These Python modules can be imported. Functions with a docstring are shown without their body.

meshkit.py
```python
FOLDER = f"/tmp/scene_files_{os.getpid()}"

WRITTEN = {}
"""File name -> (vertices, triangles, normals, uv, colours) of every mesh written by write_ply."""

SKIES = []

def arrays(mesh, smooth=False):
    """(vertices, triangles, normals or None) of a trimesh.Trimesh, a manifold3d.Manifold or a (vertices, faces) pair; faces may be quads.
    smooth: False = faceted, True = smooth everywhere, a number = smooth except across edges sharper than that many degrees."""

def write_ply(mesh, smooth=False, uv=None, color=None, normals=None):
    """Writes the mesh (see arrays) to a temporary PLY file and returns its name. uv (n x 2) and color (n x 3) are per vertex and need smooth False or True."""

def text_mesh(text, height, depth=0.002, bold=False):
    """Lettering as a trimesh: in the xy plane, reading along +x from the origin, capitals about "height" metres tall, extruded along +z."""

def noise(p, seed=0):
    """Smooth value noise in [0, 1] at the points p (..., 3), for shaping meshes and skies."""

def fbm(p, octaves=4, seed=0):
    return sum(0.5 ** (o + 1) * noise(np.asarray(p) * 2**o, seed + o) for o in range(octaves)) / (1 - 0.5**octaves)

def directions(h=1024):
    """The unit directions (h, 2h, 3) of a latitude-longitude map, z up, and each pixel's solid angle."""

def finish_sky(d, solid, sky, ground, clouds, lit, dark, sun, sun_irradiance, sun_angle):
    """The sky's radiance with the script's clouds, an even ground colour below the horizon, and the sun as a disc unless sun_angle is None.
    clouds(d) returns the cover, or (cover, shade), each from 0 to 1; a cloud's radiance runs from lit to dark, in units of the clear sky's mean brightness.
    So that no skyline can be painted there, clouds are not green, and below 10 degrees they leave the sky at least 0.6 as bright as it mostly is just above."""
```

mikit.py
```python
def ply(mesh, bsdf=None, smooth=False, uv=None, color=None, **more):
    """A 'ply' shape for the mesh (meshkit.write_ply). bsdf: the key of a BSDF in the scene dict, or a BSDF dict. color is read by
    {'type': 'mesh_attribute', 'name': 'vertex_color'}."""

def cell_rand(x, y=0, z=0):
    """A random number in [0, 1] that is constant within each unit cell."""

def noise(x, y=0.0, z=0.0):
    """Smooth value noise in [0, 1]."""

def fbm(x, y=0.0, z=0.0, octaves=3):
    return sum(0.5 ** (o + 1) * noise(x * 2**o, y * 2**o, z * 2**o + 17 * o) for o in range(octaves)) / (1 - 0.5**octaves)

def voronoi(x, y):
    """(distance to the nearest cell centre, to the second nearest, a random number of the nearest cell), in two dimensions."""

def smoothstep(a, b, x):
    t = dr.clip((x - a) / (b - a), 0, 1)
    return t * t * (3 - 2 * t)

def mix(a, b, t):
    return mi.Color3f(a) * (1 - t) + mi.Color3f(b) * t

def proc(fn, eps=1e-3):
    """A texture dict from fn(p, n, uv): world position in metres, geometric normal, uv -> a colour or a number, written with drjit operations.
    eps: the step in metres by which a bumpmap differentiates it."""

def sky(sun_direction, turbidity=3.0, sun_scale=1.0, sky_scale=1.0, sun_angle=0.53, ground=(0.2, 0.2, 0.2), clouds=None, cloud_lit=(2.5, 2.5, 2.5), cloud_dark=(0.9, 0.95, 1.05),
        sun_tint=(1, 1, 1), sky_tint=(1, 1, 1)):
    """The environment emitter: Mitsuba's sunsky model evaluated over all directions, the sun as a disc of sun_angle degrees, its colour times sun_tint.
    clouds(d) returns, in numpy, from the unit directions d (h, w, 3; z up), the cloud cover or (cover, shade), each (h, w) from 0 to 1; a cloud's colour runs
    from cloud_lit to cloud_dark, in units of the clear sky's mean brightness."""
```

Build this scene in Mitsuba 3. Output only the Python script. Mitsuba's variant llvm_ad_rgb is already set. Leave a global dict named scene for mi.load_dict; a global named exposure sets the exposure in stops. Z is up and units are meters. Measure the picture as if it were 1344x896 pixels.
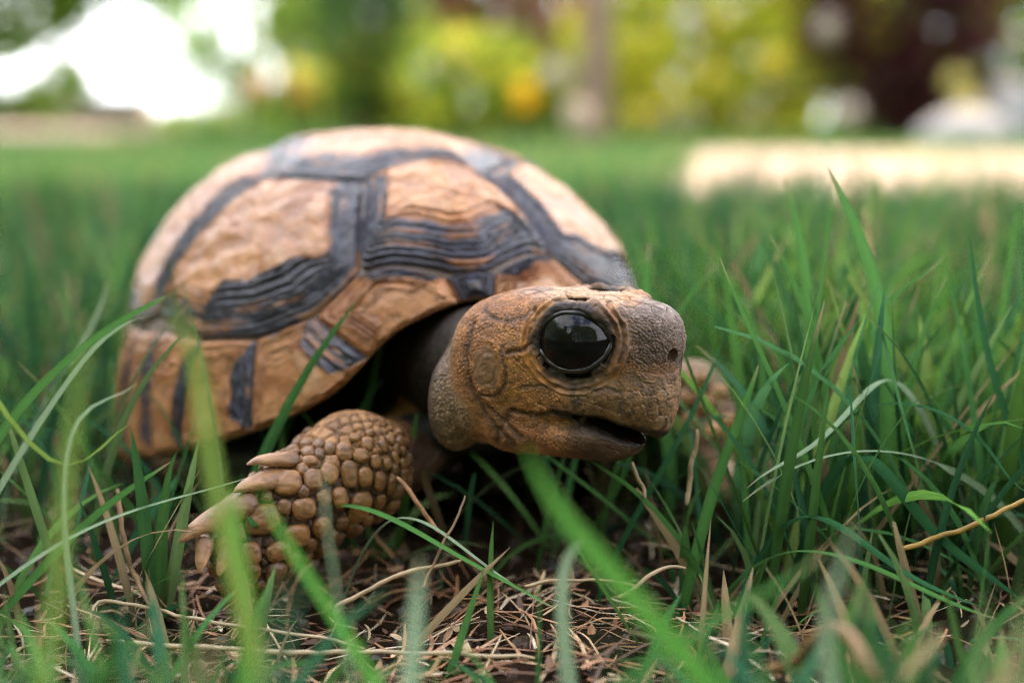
import math, numpy as np, mitsuba as mi, mikit, trimesh
import drjit as dr
from scipy.interpolate import PchipInterpolator
from scipy.spatial import cKDTree
from scipy.ndimage import gaussian_filter1d
from meshkit import noise as vnoise, fbm as vfbm
T = mi.ScalarTransform4f
scene, labels = {}, {}
def sstep(a, b, x):
    t = np.clip((x - a) / (b - a), 0, 1); return t * t * (3 - 2 * t)

# ------------------------------------------------------------------ camera, light, exposure (geometry below is in mm, written in m)
CAM_H, PITCH = 0.072, math.atan(288 / 1846.0)
scene['camera'] = dict(type='thinlens', fov=2 * math.degrees(math.atan(672 / 1846.0)), fov_axis='x', near_clip=0.01, far_clip=500.0,
                       aperture_radius=0.0027, focus_distance=0.196,
                       to_world=T().look_at(origin=[0, 0, CAM_H], target=[0, math.cos(PITCH), CAM_H - math.sin(PITCH)], up=[0, 0, 1]))
SUN = np.array([0.34, 0.50, 0.80]); SUN /= np.linalg.norm(SUN)
def clouds(d):
    n = vfbm(d * [2.2, 2.2, 4.5] + 3, 4, 5)
    return sstep(.30, .52, n), .35 * sstep(.5, .75, vfbm(d * 4 + 9, 3, 8))
scene['sky_light'] = mikit.sky(SUN.tolist(), turbidity=4, sun_scale=0.7, sun_angle=1.5, clouds=lambda d: clouds(d), cloud_lit=(2.3, 2.3, 2.38), cloud_dark=(1.15, 1.2, 1.35), sun_tint=(1, .95, .84))
exposure = 4.5

# ------------------------------------------------------------------ helpers
def add(key, V, F, bsdf, smooth=True, color=None, label=None, cat=None, group=None, kind=None):
    scene[key] = mikit.ply((np.asarray(V) * 0.001, F), bsdf, smooth, color=color)
    tag(key, label, cat, group, kind)
def tag(key, label=None, cat=None, group=None, kind=None):
    d = {k: v for k, v in dict(label=label, category=cat, group=group, kind=kind).items() if v}
    if d: labels[key] = d
USED = {}
def num(name):
    USED[name] = USED.get(name, -1) + 1
    return name if USED[name] == 0 else f'{name}_{USED[name]:03d}'
def lerp3(a, b, t): return np.asarray(a) * (1 - t[..., None]) + np.asarray(b) * t[..., None]
def cat_meshes(parts):
    Vs, Fs, Cs, n = [], [], [], 0
    for p in parts:
        Vs.append(p[0]); Fs.append(p[1] + n); n += len(p[0])
        if len(p) > 2: Cs.append(p[2])
    return np.vstack(Vs), np.vstack(Fs), (np.vstack(Cs) if Cs else None)
def grid_faces(n, m, wrap=False):
    i, j = np.meshgrid(np.arange(n - 1), np.arange(m if wrap else m - 1), indexing='ij')
    a, b = i * m + j, i * m + (j + 1) % m
    q = np.stack([a, b, b + m, a + m], -1).reshape(-1, 4)
    return np.vstack([q[:, [0, 1, 2]], q[:, [0, 2, 3]]])
def tube(pts, rad, n=8):
    """A tube through pts (k,3) with radius rad (k,), closed at the ends."""
    pts = np.asarray(pts, float); rad = np.broadcast_to(rad, len(pts))
    t = np.gradient(pts, axis=0); t /= np.linalg.norm(t, axis=1, keepdims=True)
    ref = np.array([0, 0, 1.0]) if abs(t[0, 2]) < .9 else np.array([1.0, 0, 0])
    a = np.cross(t, ref); a /= np.linalg.norm(a, axis=1, keepdims=True); b = np.cross(t, a)
    th = np.arange(n) * 2 * np.pi / n
    V = (pts[:, None] + rad[:, None, None] * (np.cos(th)[None, :, None] * a[:, None] + np.sin(th)[None, :, None] * b[:, None])).reshape(-1, 3)
    F = grid_faces(len(pts), n, True)
    V = np.vstack([V, pts[:1], pts[-1:]]); k = len(V); i = np.arange(n); e = (len(pts) - 1) * n
    F = np.vstack([F, np.stack([i * 0 + k - 2, (i + 1) % n, i], 1), np.stack([i * 0 + k - 1, e + i, e + (i + 1) % n], 1)])
    return V, F
def bez(pts, n):
    """Smooth curve through the given points."""
    pts = np.asarray(pts, float); t = np.r_[0, np.cumsum(np.linalg.norm(np.diff(pts, axis=0), axis=1))]
    from scipy.interpolate import CubicSpline
    return CubicSpline(t, pts)(np.linspace(0, t[-1], n)) if len(pts) > 2 else np.linspace(pts[0], pts[1], n)
def resample(P, n): return bez(P, n)

VC = {'type': 'mesh_attribute', 'name': 'vertex_color'}
def bump_noise(scale):
    return lambda p, n, uv: mikit.fbm(p.x * scale, p.y * scale, p.z * scale, 3)
fine_a, fine_b = bump_noise(1600.0), bump_noise(700.0)
scene['skin_material'] = dict(type='twosided', bsdf={'type': 'bumpmap', 'arbitrary': mikit.proc(fine_a, 1e-4), 'scale': 0.0002,
    'bsdf': {'type': 'principled', 'base_color': VC, 'roughness': 0.55, 'specular': 0.32}})
scene['scute_material'] = dict(type='twosided', bsdf={'type': 'bumpmap', 'arbitrary': mikit.proc(fine_b, 1e-4), 'scale': 0.00025,
    'bsdf': {'type': 'principled', 'base_color': VC, 'roughness': 0.42, 'specular': 0.42}})
scene['claw_material'] = dict(type='twosided', bsdf={'type': 'bumpmap', 'arbitrary': mikit.proc(fine_a, 1e-4), 'scale': 0.00018, 'bsdf': {'type': 'principled', 'base_color': VC, 'roughness': 0.4, 'specular': 0.5}})
scene['eye_material'] = {'type': 'principled', 'base_color': {'type': 'rgb', 'value': [0.006, 0.005, 0.005]}, 'roughness': 0.06, 'specular': 0.22}
scene['eyelid_material'] = dict(type='twosided', bsdf={'type': 'principled', 'base_color': VC, 'roughness': 0.25, 'specular': 0.5})
scene['blade_material'] = {'type': 'principledthin', 'base_color': VC, 'roughness': 0.36, 'spec_trans': 0.0, 'diff_trans': 0.75, 'eta': 1.45}
scene['straw_material'] = dict(type='twosided', bsdf={'type': 'principled', 'base_color': VC, 'roughness': 0.5, 'specular': 0.4})
scene['leaf_material'] = {'type': 'principledthin', 'base_color': VC, 'roughness': 0.5, 'spec_trans': 0.0, 'diff_trans': 1.0, 'eta': 1.4}
scene['bark_material'] = dict(type='twosided', bsdf={'type': 'diffuse', 'reflectance': VC})
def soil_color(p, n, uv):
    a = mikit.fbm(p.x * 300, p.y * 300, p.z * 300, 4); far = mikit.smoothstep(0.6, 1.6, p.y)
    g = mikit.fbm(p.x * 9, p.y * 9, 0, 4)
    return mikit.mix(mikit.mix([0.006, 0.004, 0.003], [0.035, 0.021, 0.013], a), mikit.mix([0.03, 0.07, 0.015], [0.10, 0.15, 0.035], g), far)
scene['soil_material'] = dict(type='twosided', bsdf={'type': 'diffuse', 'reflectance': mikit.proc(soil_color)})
def paving_color(p, n, uv):
    return mikit.mix([0.21, 0.165, 0.145], [0.30, 0.245, 0.215], mikit.fbm(p.x * 6, p.y * 6, 0, 4))
scene['paving_material'] = dict(type='twosided', bsdf={'type': 'diffuse', 'reflectance': mikit.proc(paving_color)})
scene['stone_material'] = dict(type='twosided', bsdf={'type': 'diffuse', 'reflectance': mikit.proc(lambda p, n, uv: mikit.mix([0.22, 0.21, 0.22], [0.36, 0.34, 0.35], mikit.fbm(p.x * 15, p.y * 15, p.z * 15, 4)))})

# ------------------------------------------------------------------ ground
def gz(x, y):
    """Ground height in mm."""
    p = np.stack([x / 22, y / 22, 0 * x], -1); q = np.stack([x / 6, y / 6, 0 * x], -1)
    near = 1 - sstep(600, 1500, np.hypot(x, y))
    big = np.stack([x / 700, y / 700, 0 * x], -1)
    return (vfbm(p, 3, 3) - .5) * 7 * near + (vfbm(q, 2, 5) - .5) * 3.0 * near + (vfbm(big, 2, 9) - .5) * 30 * sstep(500, 2500, np.hypot(x, y)) * (1 - sstep(8000, 20000, np.hypot(x, y)))
s = np.linspace(-1, 1, 561)
gx = 60 * np.sinh(s * 9.2); gy = 230 + 60 * np.sinh(s * 9.2)
X, Y = np.meshgrid(gx, gy, indexing='ij')
gv = np.stack([X, Y, gz(X, Y)], -1).reshape(-1, 3)
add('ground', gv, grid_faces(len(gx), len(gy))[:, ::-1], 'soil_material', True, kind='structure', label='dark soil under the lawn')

# ------------------------------------------------------------------ tortoise: carapace shape
CX, CY, PSI, SA, SB, SZ, SN, SM, ROLL = -28.75, 291.69, math.radians(19.14), 70.17, 53.36, 69.2, 2.37, 2.05, math.radians(2.76)
RIM = PchipInterpolator([0, 12, 25, 40, 60, 80, 110, 150, 180], [44.2, 40.8, 30, 23.1, 16.6, 11.0, 8.8, 12, 14])
FLARE = PchipInterpolator([0, 30, 60, 90, 130, 180], [2.1, 2.1, .8, .8, 3, 4])
def dome(u, v):
    """Shell-local mm of a point of the unit disc (u forward, v to the animal's left); the disc's edge is the rim."""
    rho = np.clip(np.hypot(u, v), 1e-5, 1); c, s_ = u / np.maximum(np.hypot(u, v), 1e-5), v / np.maximum(np.hypot(u, v), 1e-5)
    phi = np.abs(np.degrees(np.arctan2(v, u))); t = (1 - rho) * np.pi / 2
    h = np.cos(t) ** (2 / SN); g = np.sin(t) ** (2 / SM); e = 2.25
    k = (np.abs(c) ** e + np.abs(s_) ** e + 1e-12) ** (-1 / e)
    fl = FLARE(phi) * np.clip((rho - .72) / .28, 0, 1) ** 1.6
    x = (SA * h + fl) * c * k - 3 * (1 - h); y = (SB * h + fl) * s_ * k; r = RIM(phi)
    return np.stack([x, y, r + (SZ - r) * g], -1)
def shell_world(L):
    c, s_ = math.cos(ROLL), math.sin(ROLL); y, z = L[..., 1], L[..., 2] - 30
    x, y, z = L[..., 0], y * c - z * s_, y * s_ + z * c + 30
    return np.stack([CX + x * math.sin(PSI) + y * math.cos(PSI), CY - x * math.cos(PSI) + y * math.sin(PSI), z], -1)
def dome_normal(u, v, e=2e-3):
    n = np.cross(dome(u + e, v) - dome(u - e, v), dome(u, v + e) - dome(u, v - e))
    return n / np.maximum(np.linalg.norm(n, axis=-1, keepdims=True), 1e-9)

TAN, TAN2, ORANGE, DARK = np.array([.45, .203, .084]), np.array([.26, .090, .029]), np.array([.40, .17, .055]), np.array([.010, .011, .017])
def scute(key, edges, center, seed, ns=64, nt=200, rings=7, amp=.34, rimedge=None, lift=1.4, tint=0.0, pit=.7):
    """edges: list of (corner uv, k, d): corner, then for the edge leaving it the areola's extent k and the onset d of the dark band (1.2: none)."""
    C = np.array([e[0] for e in edges], float); n = len(C); L = np.linalg.norm(np.roll(C, -1, 0) - C, axis=1)
    acc = np.r_[0, np.cumsum(L)]; w = np.linspace(0, acc[-1], nt, endpoint=False); i = np.clip(np.searchsorted(acc, w, side='right') - 1, 0, n - 1)
    B = C[i] + (np.roll(C, -1, 0)[i] - C[i]) * ((w - acc[i]) / L[i])[:, None]
    sig = nt * .012
    if rimedge is None:
        B = gaussian_filter1d(B, sig * .7, axis=0, mode='wrap')
        wob = (vfbm(np.c_[B * 14, np.full(nt, seed)], 3, seed) - .5) * .012
        B = center + (B - center) * (1 + wob[:, None])
    else:
        on = i == rimedge
        r = np.hypot(*B.T); B[on] /= r[on][:, None]          # the outer edge follows the rim
        B = np.where(on[:, None], B, gaussian_filter1d(B, sig * .5, axis=0, mode='wrap'))
    k = gaussian_filter1d(np.array([e[1] for e in edges])[i], sig * 1.2, mode='wrap'); d = gaussian_filter1d(np.array([e[2] for e in edges])[i], sig * .8, mode='wrap')
    s_ = np.linspace(0, 1, ns) ** .9; s_[-3:] = [.972, .988, 1]
    S, K, D = np.broadcast_arrays(s_[:, None], k[None], d[None])
    q = center + S[..., None] * (B - center)[None]
    u, v = q[..., 0], q[..., 1]
    P, N = dome(u, v), dome_normal(u, v)
    wig = (vfbm(P / 5.0, 3, seed) - .5)
    r = np.clip((S + .05 * wig - K) / (1 - K), 0, 1)
    ph = r * rings + .28 * wig + .30 * np.sin(r * 9 + seed) + .16 * (vfbm(P / 2.2, 2, seed + 2) - .5)
    fr = ph - np.floor(ph); rid = np.abs(np.sin(np.floor(ph) * 12.9898 + seed * 4.1) * 43758.5453) % 1
    saw = np.where(fr < .80, (fr / .80) ** .7, (1 - fr) / .20)       # slow rise, steep drop: a growth step
    inside = sstep(0, .06, r) * (1 - sstep(.96, 1.0, S))
    var = .55 + .9 * vnoise(P / 9.0, seed + 3)
    dark = sstep(-.035, .035, S - D + .22 * (vfbm(P / 3.2, 3, seed + 1) - .5) + .16 * (vfbm(np.stack([ph * 1.2, P[..., 0] / 14, P[..., 1] / 14], -1), 2, seed + 4) - .5) + .05 * (vnoise(np.stack([ph, ph * 0, ph * 0 + seed], -1) * 1.0) - .5))
    dark *= 1 - .8 * sstep(.56, .74, vfbm(np.stack([ph * 1.3, P[..., 0] / 8, P[..., 1] / 8], -1), 3, seed + 5))
    a = amp * var * (1 + .35 * dark) * (.45 + 1.0 * rid)
    pitn = vfbm(P / 4.2 + .5 * vfbm(P / 9, 2, seed)[..., None], 5, seed + 7) - .5; pitn = np.sign(pitn) * np.abs(pitn * 2) ** .7 * .5
    h = lift * (1 - sstep(0, 1.0, r)) * (1 - .25 * r) + a * (saw - .5) * inside + pit * 2 * pitn * (1 - sstep(-.02, .12, r)) - .06 * (1 - inside)
    h += .12 * (vfbm(P / 1.1, 3, seed + 9) - .5)
    edge = sstep(.955, 1.0, S) * .95
    if rimedge is not None: edge = edge * np.where(on, .15, 1)[None]
    h = h - edge
    X = P + N * h[..., None]
    # horn colour: areola, growth bands, dark pigment with painted bluish sky sheen, darker grooves
    m1 = vfbm(P / 4.5, 4, seed + 11); m2 = vfbm(P / 1.2, 3, seed + 13)
    band = vnoise(np.stack([ph * .9, ph * 0 + seed, ph * 0], -1), seed)
    col = lerp3(TAN, TAN2, np.clip(sstep(.38, .66, m1) * .75 + .45 * band * inside + tint, 0, 1))
    col = lerp3(col, np.array([.30, .135, .075]), .8 * sstep(.56, .80, 1 - (pitn + .5)) * (1 - sstep(0, .1, r)))
    col = lerp3(col, np.array([.52, .30, .17]), .6 * sstep(.58, .85, pitn + .5) * (1 - sstep(0, .1, r)))
    groove = (1 - sstep(0, .42, saw)) * inside * (.5 + .5 * rid)
    col = lerp3(col, np.array([.11, .045, .022]), .9 * groove * (.35 + .65 * var.clip(0, 1)))
    dk = lerp3(DARK, np.array([.070, .080, .125]), np.clip(sstep(.4, .75, m2) * .4 + .6 * saw - .15, 0, 1)); dk = lerp3(dk, np.array([.005, .005, .006]), groove * .9)  # bluish ridge tint paints sky sheen onto the dark bands
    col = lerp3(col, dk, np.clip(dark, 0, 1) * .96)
    col = lerp3(col, np.array([.09, .055, .04]), sstep(.975, 1, S) * (.75 if rimedge is None else .75 * np.where(on, .0, 1)[None]))
    col = lerp3(col, np.minimum(col * 1.35 + .02, .6), sstep(.55, .95, saw) * inside * .5 * (1 - dark)); m3 = vfbm(P / .7, 3, seed + 15); col = lerp3(col, np.array([.10, .05, .03]), sstep(.60, .74, m3) * .55 * (1 - dark)); col *= (.70 + .60 * m2)[..., None]
    V = shell_world(X).reshape(-1, 3)
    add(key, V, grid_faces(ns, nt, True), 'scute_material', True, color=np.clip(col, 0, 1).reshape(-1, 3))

def pol(rho, deg): return (rho * math.cos(math.radians(deg)), rho * math.sin(math.radians(deg)))
RIN = PchipInterpolator([0, 4.5, 19, 27.5, 38, 51, 65, 80, 110, 140, 166, 180], [.905, .90, .745, .79, .80, .775, .74, .735, .735, .74, .76, .77])
def ring(deg): return pol(float(RIN(abs(deg))), deg)
mir = lambda p, sgn: (p[0], p[1] * sgn)
NONE = 1.25
SC = 'tortoise__shell__scute'
def sk(): return num(SC)
# vertebral scutes
scute(sk(), [((.70, -.244), .36, .50), ((.895, -.05), .36, .50), ((.895, .05), .36, .50), ((.70, .244), .66, .72), ((.40, .125), .80, .97), ((.40, -.125), .60, .64)], np.array([.545, 0]), 1, 84, 280, rings=9, amp=.50)
scute(sk(), [((.40, -.125), .55, .62), ((.40, .125), .6, .68), ((.20, .245), .6, .75), ((0, .14), .7, .8), ((0, -.14), .6, .7), ((.20, -.245), .6, .66)], np.array([.17, 0]), 2, 60, 200, amp=.3)
scute(sk(), [((0, -.14), .55, .7), ((0, .14), .6, .7), ((-.20, .24), .6, .75), ((-.4, .13), .7, .85), ((-.4, -.13), .6, .75), ((-.20, -.24), .6, .7)], np.array([-.2, 0]), 3, 40, 120)
scute(sk(), [((-.4, -.13), .55, .7), ((-.4, .13), .6, .7), ((-.52, .2), .6, .75), ((-.62, .1), .7, .85), ((-.62, -.1), .6, .75), ((-.52, -.2), .6, .7)], np.array([-.52, 0]), 4, 30, 90)
scute(sk(), [((-.62, -.1), .55, .7), ((-.62, .1), .6, .7), (ring(166), .6, .75), (ring(-166), .6, .7)], np.array([-.69, 0]), 5, 30, 90)
# costal scutes, right then left
for sg in (-1, 1):
    m = lambda p: mir(p, sg)
    f = (lambda E: E if sg < 0 else [(E[(len(E) - j) % len(E)][0], E[len(E) - 1 - j][1], E[len(E) - 1 - j][2]) for j in range(len(E))])
    q = (84, 280) if sg < 0 else (60, 200)
    scute(sk(), f([(m((.40, -.125)), .68, .70), (m((.70, -.244)), .44, .47), (m(ring(-27.5)), .44, .45), (m(ring(-38)), .46, .48), (m(ring(-51)), .60, .74), (m((.265, -.655)), .80, .90), (m((.20, -.245)), .76, .86)][::1]), np.array(m((.40, -.365))), 6 + sg, *q, rings=9, amp=.50)
    scute(sk(), f([(m((.20, -.245)), .62, .66), (m((.265, -.655)), .66, .86), (m(ring(-80)), .6, .72), (m(ring(-104)), .7, .9), (m((-.20, -.24)), .72, .9), (m((0, -.14)), .7, .85)]), np.array(m((.04, -.43))), 9 + sg, *q, rings=8)
    scute(sk(), f([(m((-.20, -.24)), .6, .66), (m(ring(-104)), .6, .7), (m(ring(-133)), .7, .9), (m((-.52, -.2)), .72, .9), (m((-.4, -.13)), .7, .85)]), np.array(m((-.32, -.42))), 12 + sg, 40, 120)
    scute(sk(), f([(m((-.52, -.2)), .6, .66), (m(ring(-133)), .6, .7), (m(ring(-166)), .7, .9), (m((-.62, -.1)), .72, .9)]), np.array(m((-.60, -.29))), 15 + sg, 30, 90)
    # marginals: inner edge, outer (rim) edge, dark strip at the front edge
    inn = [4.5, 27.5, 38.2, 51, 65.5, 77, 90, 105, 120, 136, 150, 166]
    out = [3, 18.3, 38.1, 53.9, 62.5, 76, 90, 105, 120, 136, 150, 166]
    for j in range(11):
        a0, a1, b0, b1 = inn[j], inn[j + 1], out[j], out[j + 1]
        if j == 0:
            E = [(m(ring(-a0)), .35, .88), (m((.70, -.244)), .35, NONE), (m(ring(-a1)), .4, NONE), (m(pol(1, -b1)), .8, NONE), (m(pol(1, -(b0 * .4 + b1 * .6))), .8, NONE), (m(pol(1, -b0)), .7, NONE)]
            # three pieces of the rim are one edge
            E = [E[0], E[1], E[2], (E[3][0], .8, NONE), (E[5][0], .6, NONE)]
            E[0] = (E[0][0], .35, .72)
            re_ = 3
        else:
            fr_d = [.55, .60, .62, .6, .6, .62, .62, .62, .62, .62][j - 1]
            E = [(m(ring(-a0)), .35, NONE if j > 1 else .97), (m(ring(-a1)), .5, NONE), (m(pol(1, -b1)), .8, NONE), (m(pol(1, -b0)), .5, fr_d)]
            re_ = 2
        nn = len(E)
        if sg > 0:
            E = [(E[(nn - t) % nn][0], E[nn - 1 - t][1], E[nn - 1 - t][2]) for t in range(nn)]; re_ = nn - 1 - re_
        mid = (a0 + a1 + b0 + b1) / 4 + (2.2 if j else 0)
        vis = sg < 0 and j < 6
        scute(sk(), E, np.array(m(pol(.93, -mid))), 20 + j * 2 + sg, *((64, 200) if vis else (34, 100)), rings=12, amp=.72, rimedge=re_, lift=.5, tint=.15, pit=.2)
scute(sk(), [(ring(-4.5), .3, .1), (pol(1, -3), .3, .1), (pol(1, 3), .3, .1), (ring(4.5), .3, .1)], np.array(pol(.955, 0)), 60, 30, 80, rimedge=1, lift=.4)
scute(sk(), [(ring(166), .5, .7), (pol(1, 166), .6, NONE), (pol(1, -166), .5, .7), (ring(-166), .5, .7)], np.array([-.88, 0]), 61, 30, 80, rimedge=1, lift=.4)
# the bone under the scutes, with the rim folded inwards
a = np.linspace(0, 2 * np.pi, 240, endpoint=False); rr = np.r_[np.linspace(.01, .97, 60), .985, .995]
U, Vv = rr[:, None] * np.cos(a), rr[:, None] * np.sin(a)
top = dome(U, Vv) - dome_normal(U, Vv) * .85
rimp = dome(np.cos(a) * .999, np.sin(a) * .999); inw = -rimp * [1, 1, 0] / np.linalg.norm(rimp[:, :2], axis=1, keepdims=True)
lip = np.stack([rimp + inw * i_ + [0, 0, z_] for i_, z_ in ((.5, -.25), (1.2, -.5), (2.6, -.3), (5, .8), (8, 3.5))])
B = np.concatenate([top, lip]); cc = np.broadcast_to(np.array([.10, .055, .03]), B.shape).copy(); cc[-5:-2] = [.34, .19, .095]; cc[-2:] = [.05, .03, .022]
add('tortoise__shell', shell_world(B).reshape(-1, 3), grid_faces(len(B), len(a), True), 'scute_material', True, color=cc.reshape(-1, 3))
# plastron with its bridges
def plastron():
    th = np.linspace(0, 2 * np.pi, 120, endpoint=False); prof = [(.0, 10.5), (.5, 10.5), (.84, 10.8), (.94, 12.5), (.98, 15), (.985, 17.5), (.97, 20.5), (.8, 21.5), (.0, 21.5)]
    c, s_ = np.cos(th), np.sin(th); e = (np.abs(c) ** 3 + np.abs(s_) ** 3) ** (-1 / 3)
    br = 1.0 - .24 * sstep(.45, .85, np.abs(c))                 # narrower before and behind the bridges
    V = np.array([[(67 * r * cc_ * ee, 52.5 * r * b_ * ss * ee, z + 9 * max(0, cc_) ** 3 * r) for cc_, ss, ee, b_ in zip(c, s_, e, br)] for r, z in prof])
    col = lerp3(np.array([.34, .16, .060]), np.array([.03, .025, .022]), np.clip(sstep(.48, .62, vfbm(V / 14, 3, 77)) + sstep(20, 45, V[..., 0]), 0, 1))
    add('tortoise__plastron', shell_world(V - [0, 0, 4]).reshape(-1, 3), grid_faces(len(prof), len(th), True), 'scute_material', True, col.reshape(-1, 3))
plastron()

# ------------------------------------------------------------------ tortoise: head, neck, limbs as one skin
HO, HA = np.array([11.96, 199.6, 42.7]), math.radians(22)
HX, HY, HZ = np.array([math.cos(HA), -math.sin(HA), 0]), np.array([math.sin(HA), math.cos(HA), 0]), np.array([0, 0, 1.0])
HR = np.stack([HX, HY, HZ])
def h2w(p): return HO + np.asarray(p, float) @ HR
def w2h(p): return (p - HO) @ HR.T
def ell(p, c, r):
    q = p - np.asarray(c, float); r = np.asarray(r, float)
    k0 = np.linalg.norm(q / r, axis=-1); k1 = np.linalg.norm(q / r ** 2, axis=-1)
    return k0 * (k0 - 1) / np.maximum(k1, 1e-6)
def cap(p, a, b, ra, rb):
    a, b = np.asarray(a, float), np.asarray(b, float); ab = b - a
    t = np.clip((p - a) @ ab / (ab @ ab), 0, 1)
    return np.linalg.norm(p - a - t[..., None] * ab, axis=-1) - (ra + (rb - ra) * t)
def smin(a, b, k):
    h = np.maximum(k - np.abs(a - b), 0) / k; return np.minimum(a, b) - h * h * k * .25
def smax(a, b, k): return -smin(-a, -b, k)
EC, ER, EN = np.array([-0.5, 6.1, -0.6]), 5.7, np.array([.14, .985, .03]) / np.linalg.norm([.14, .985, .03])
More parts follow.
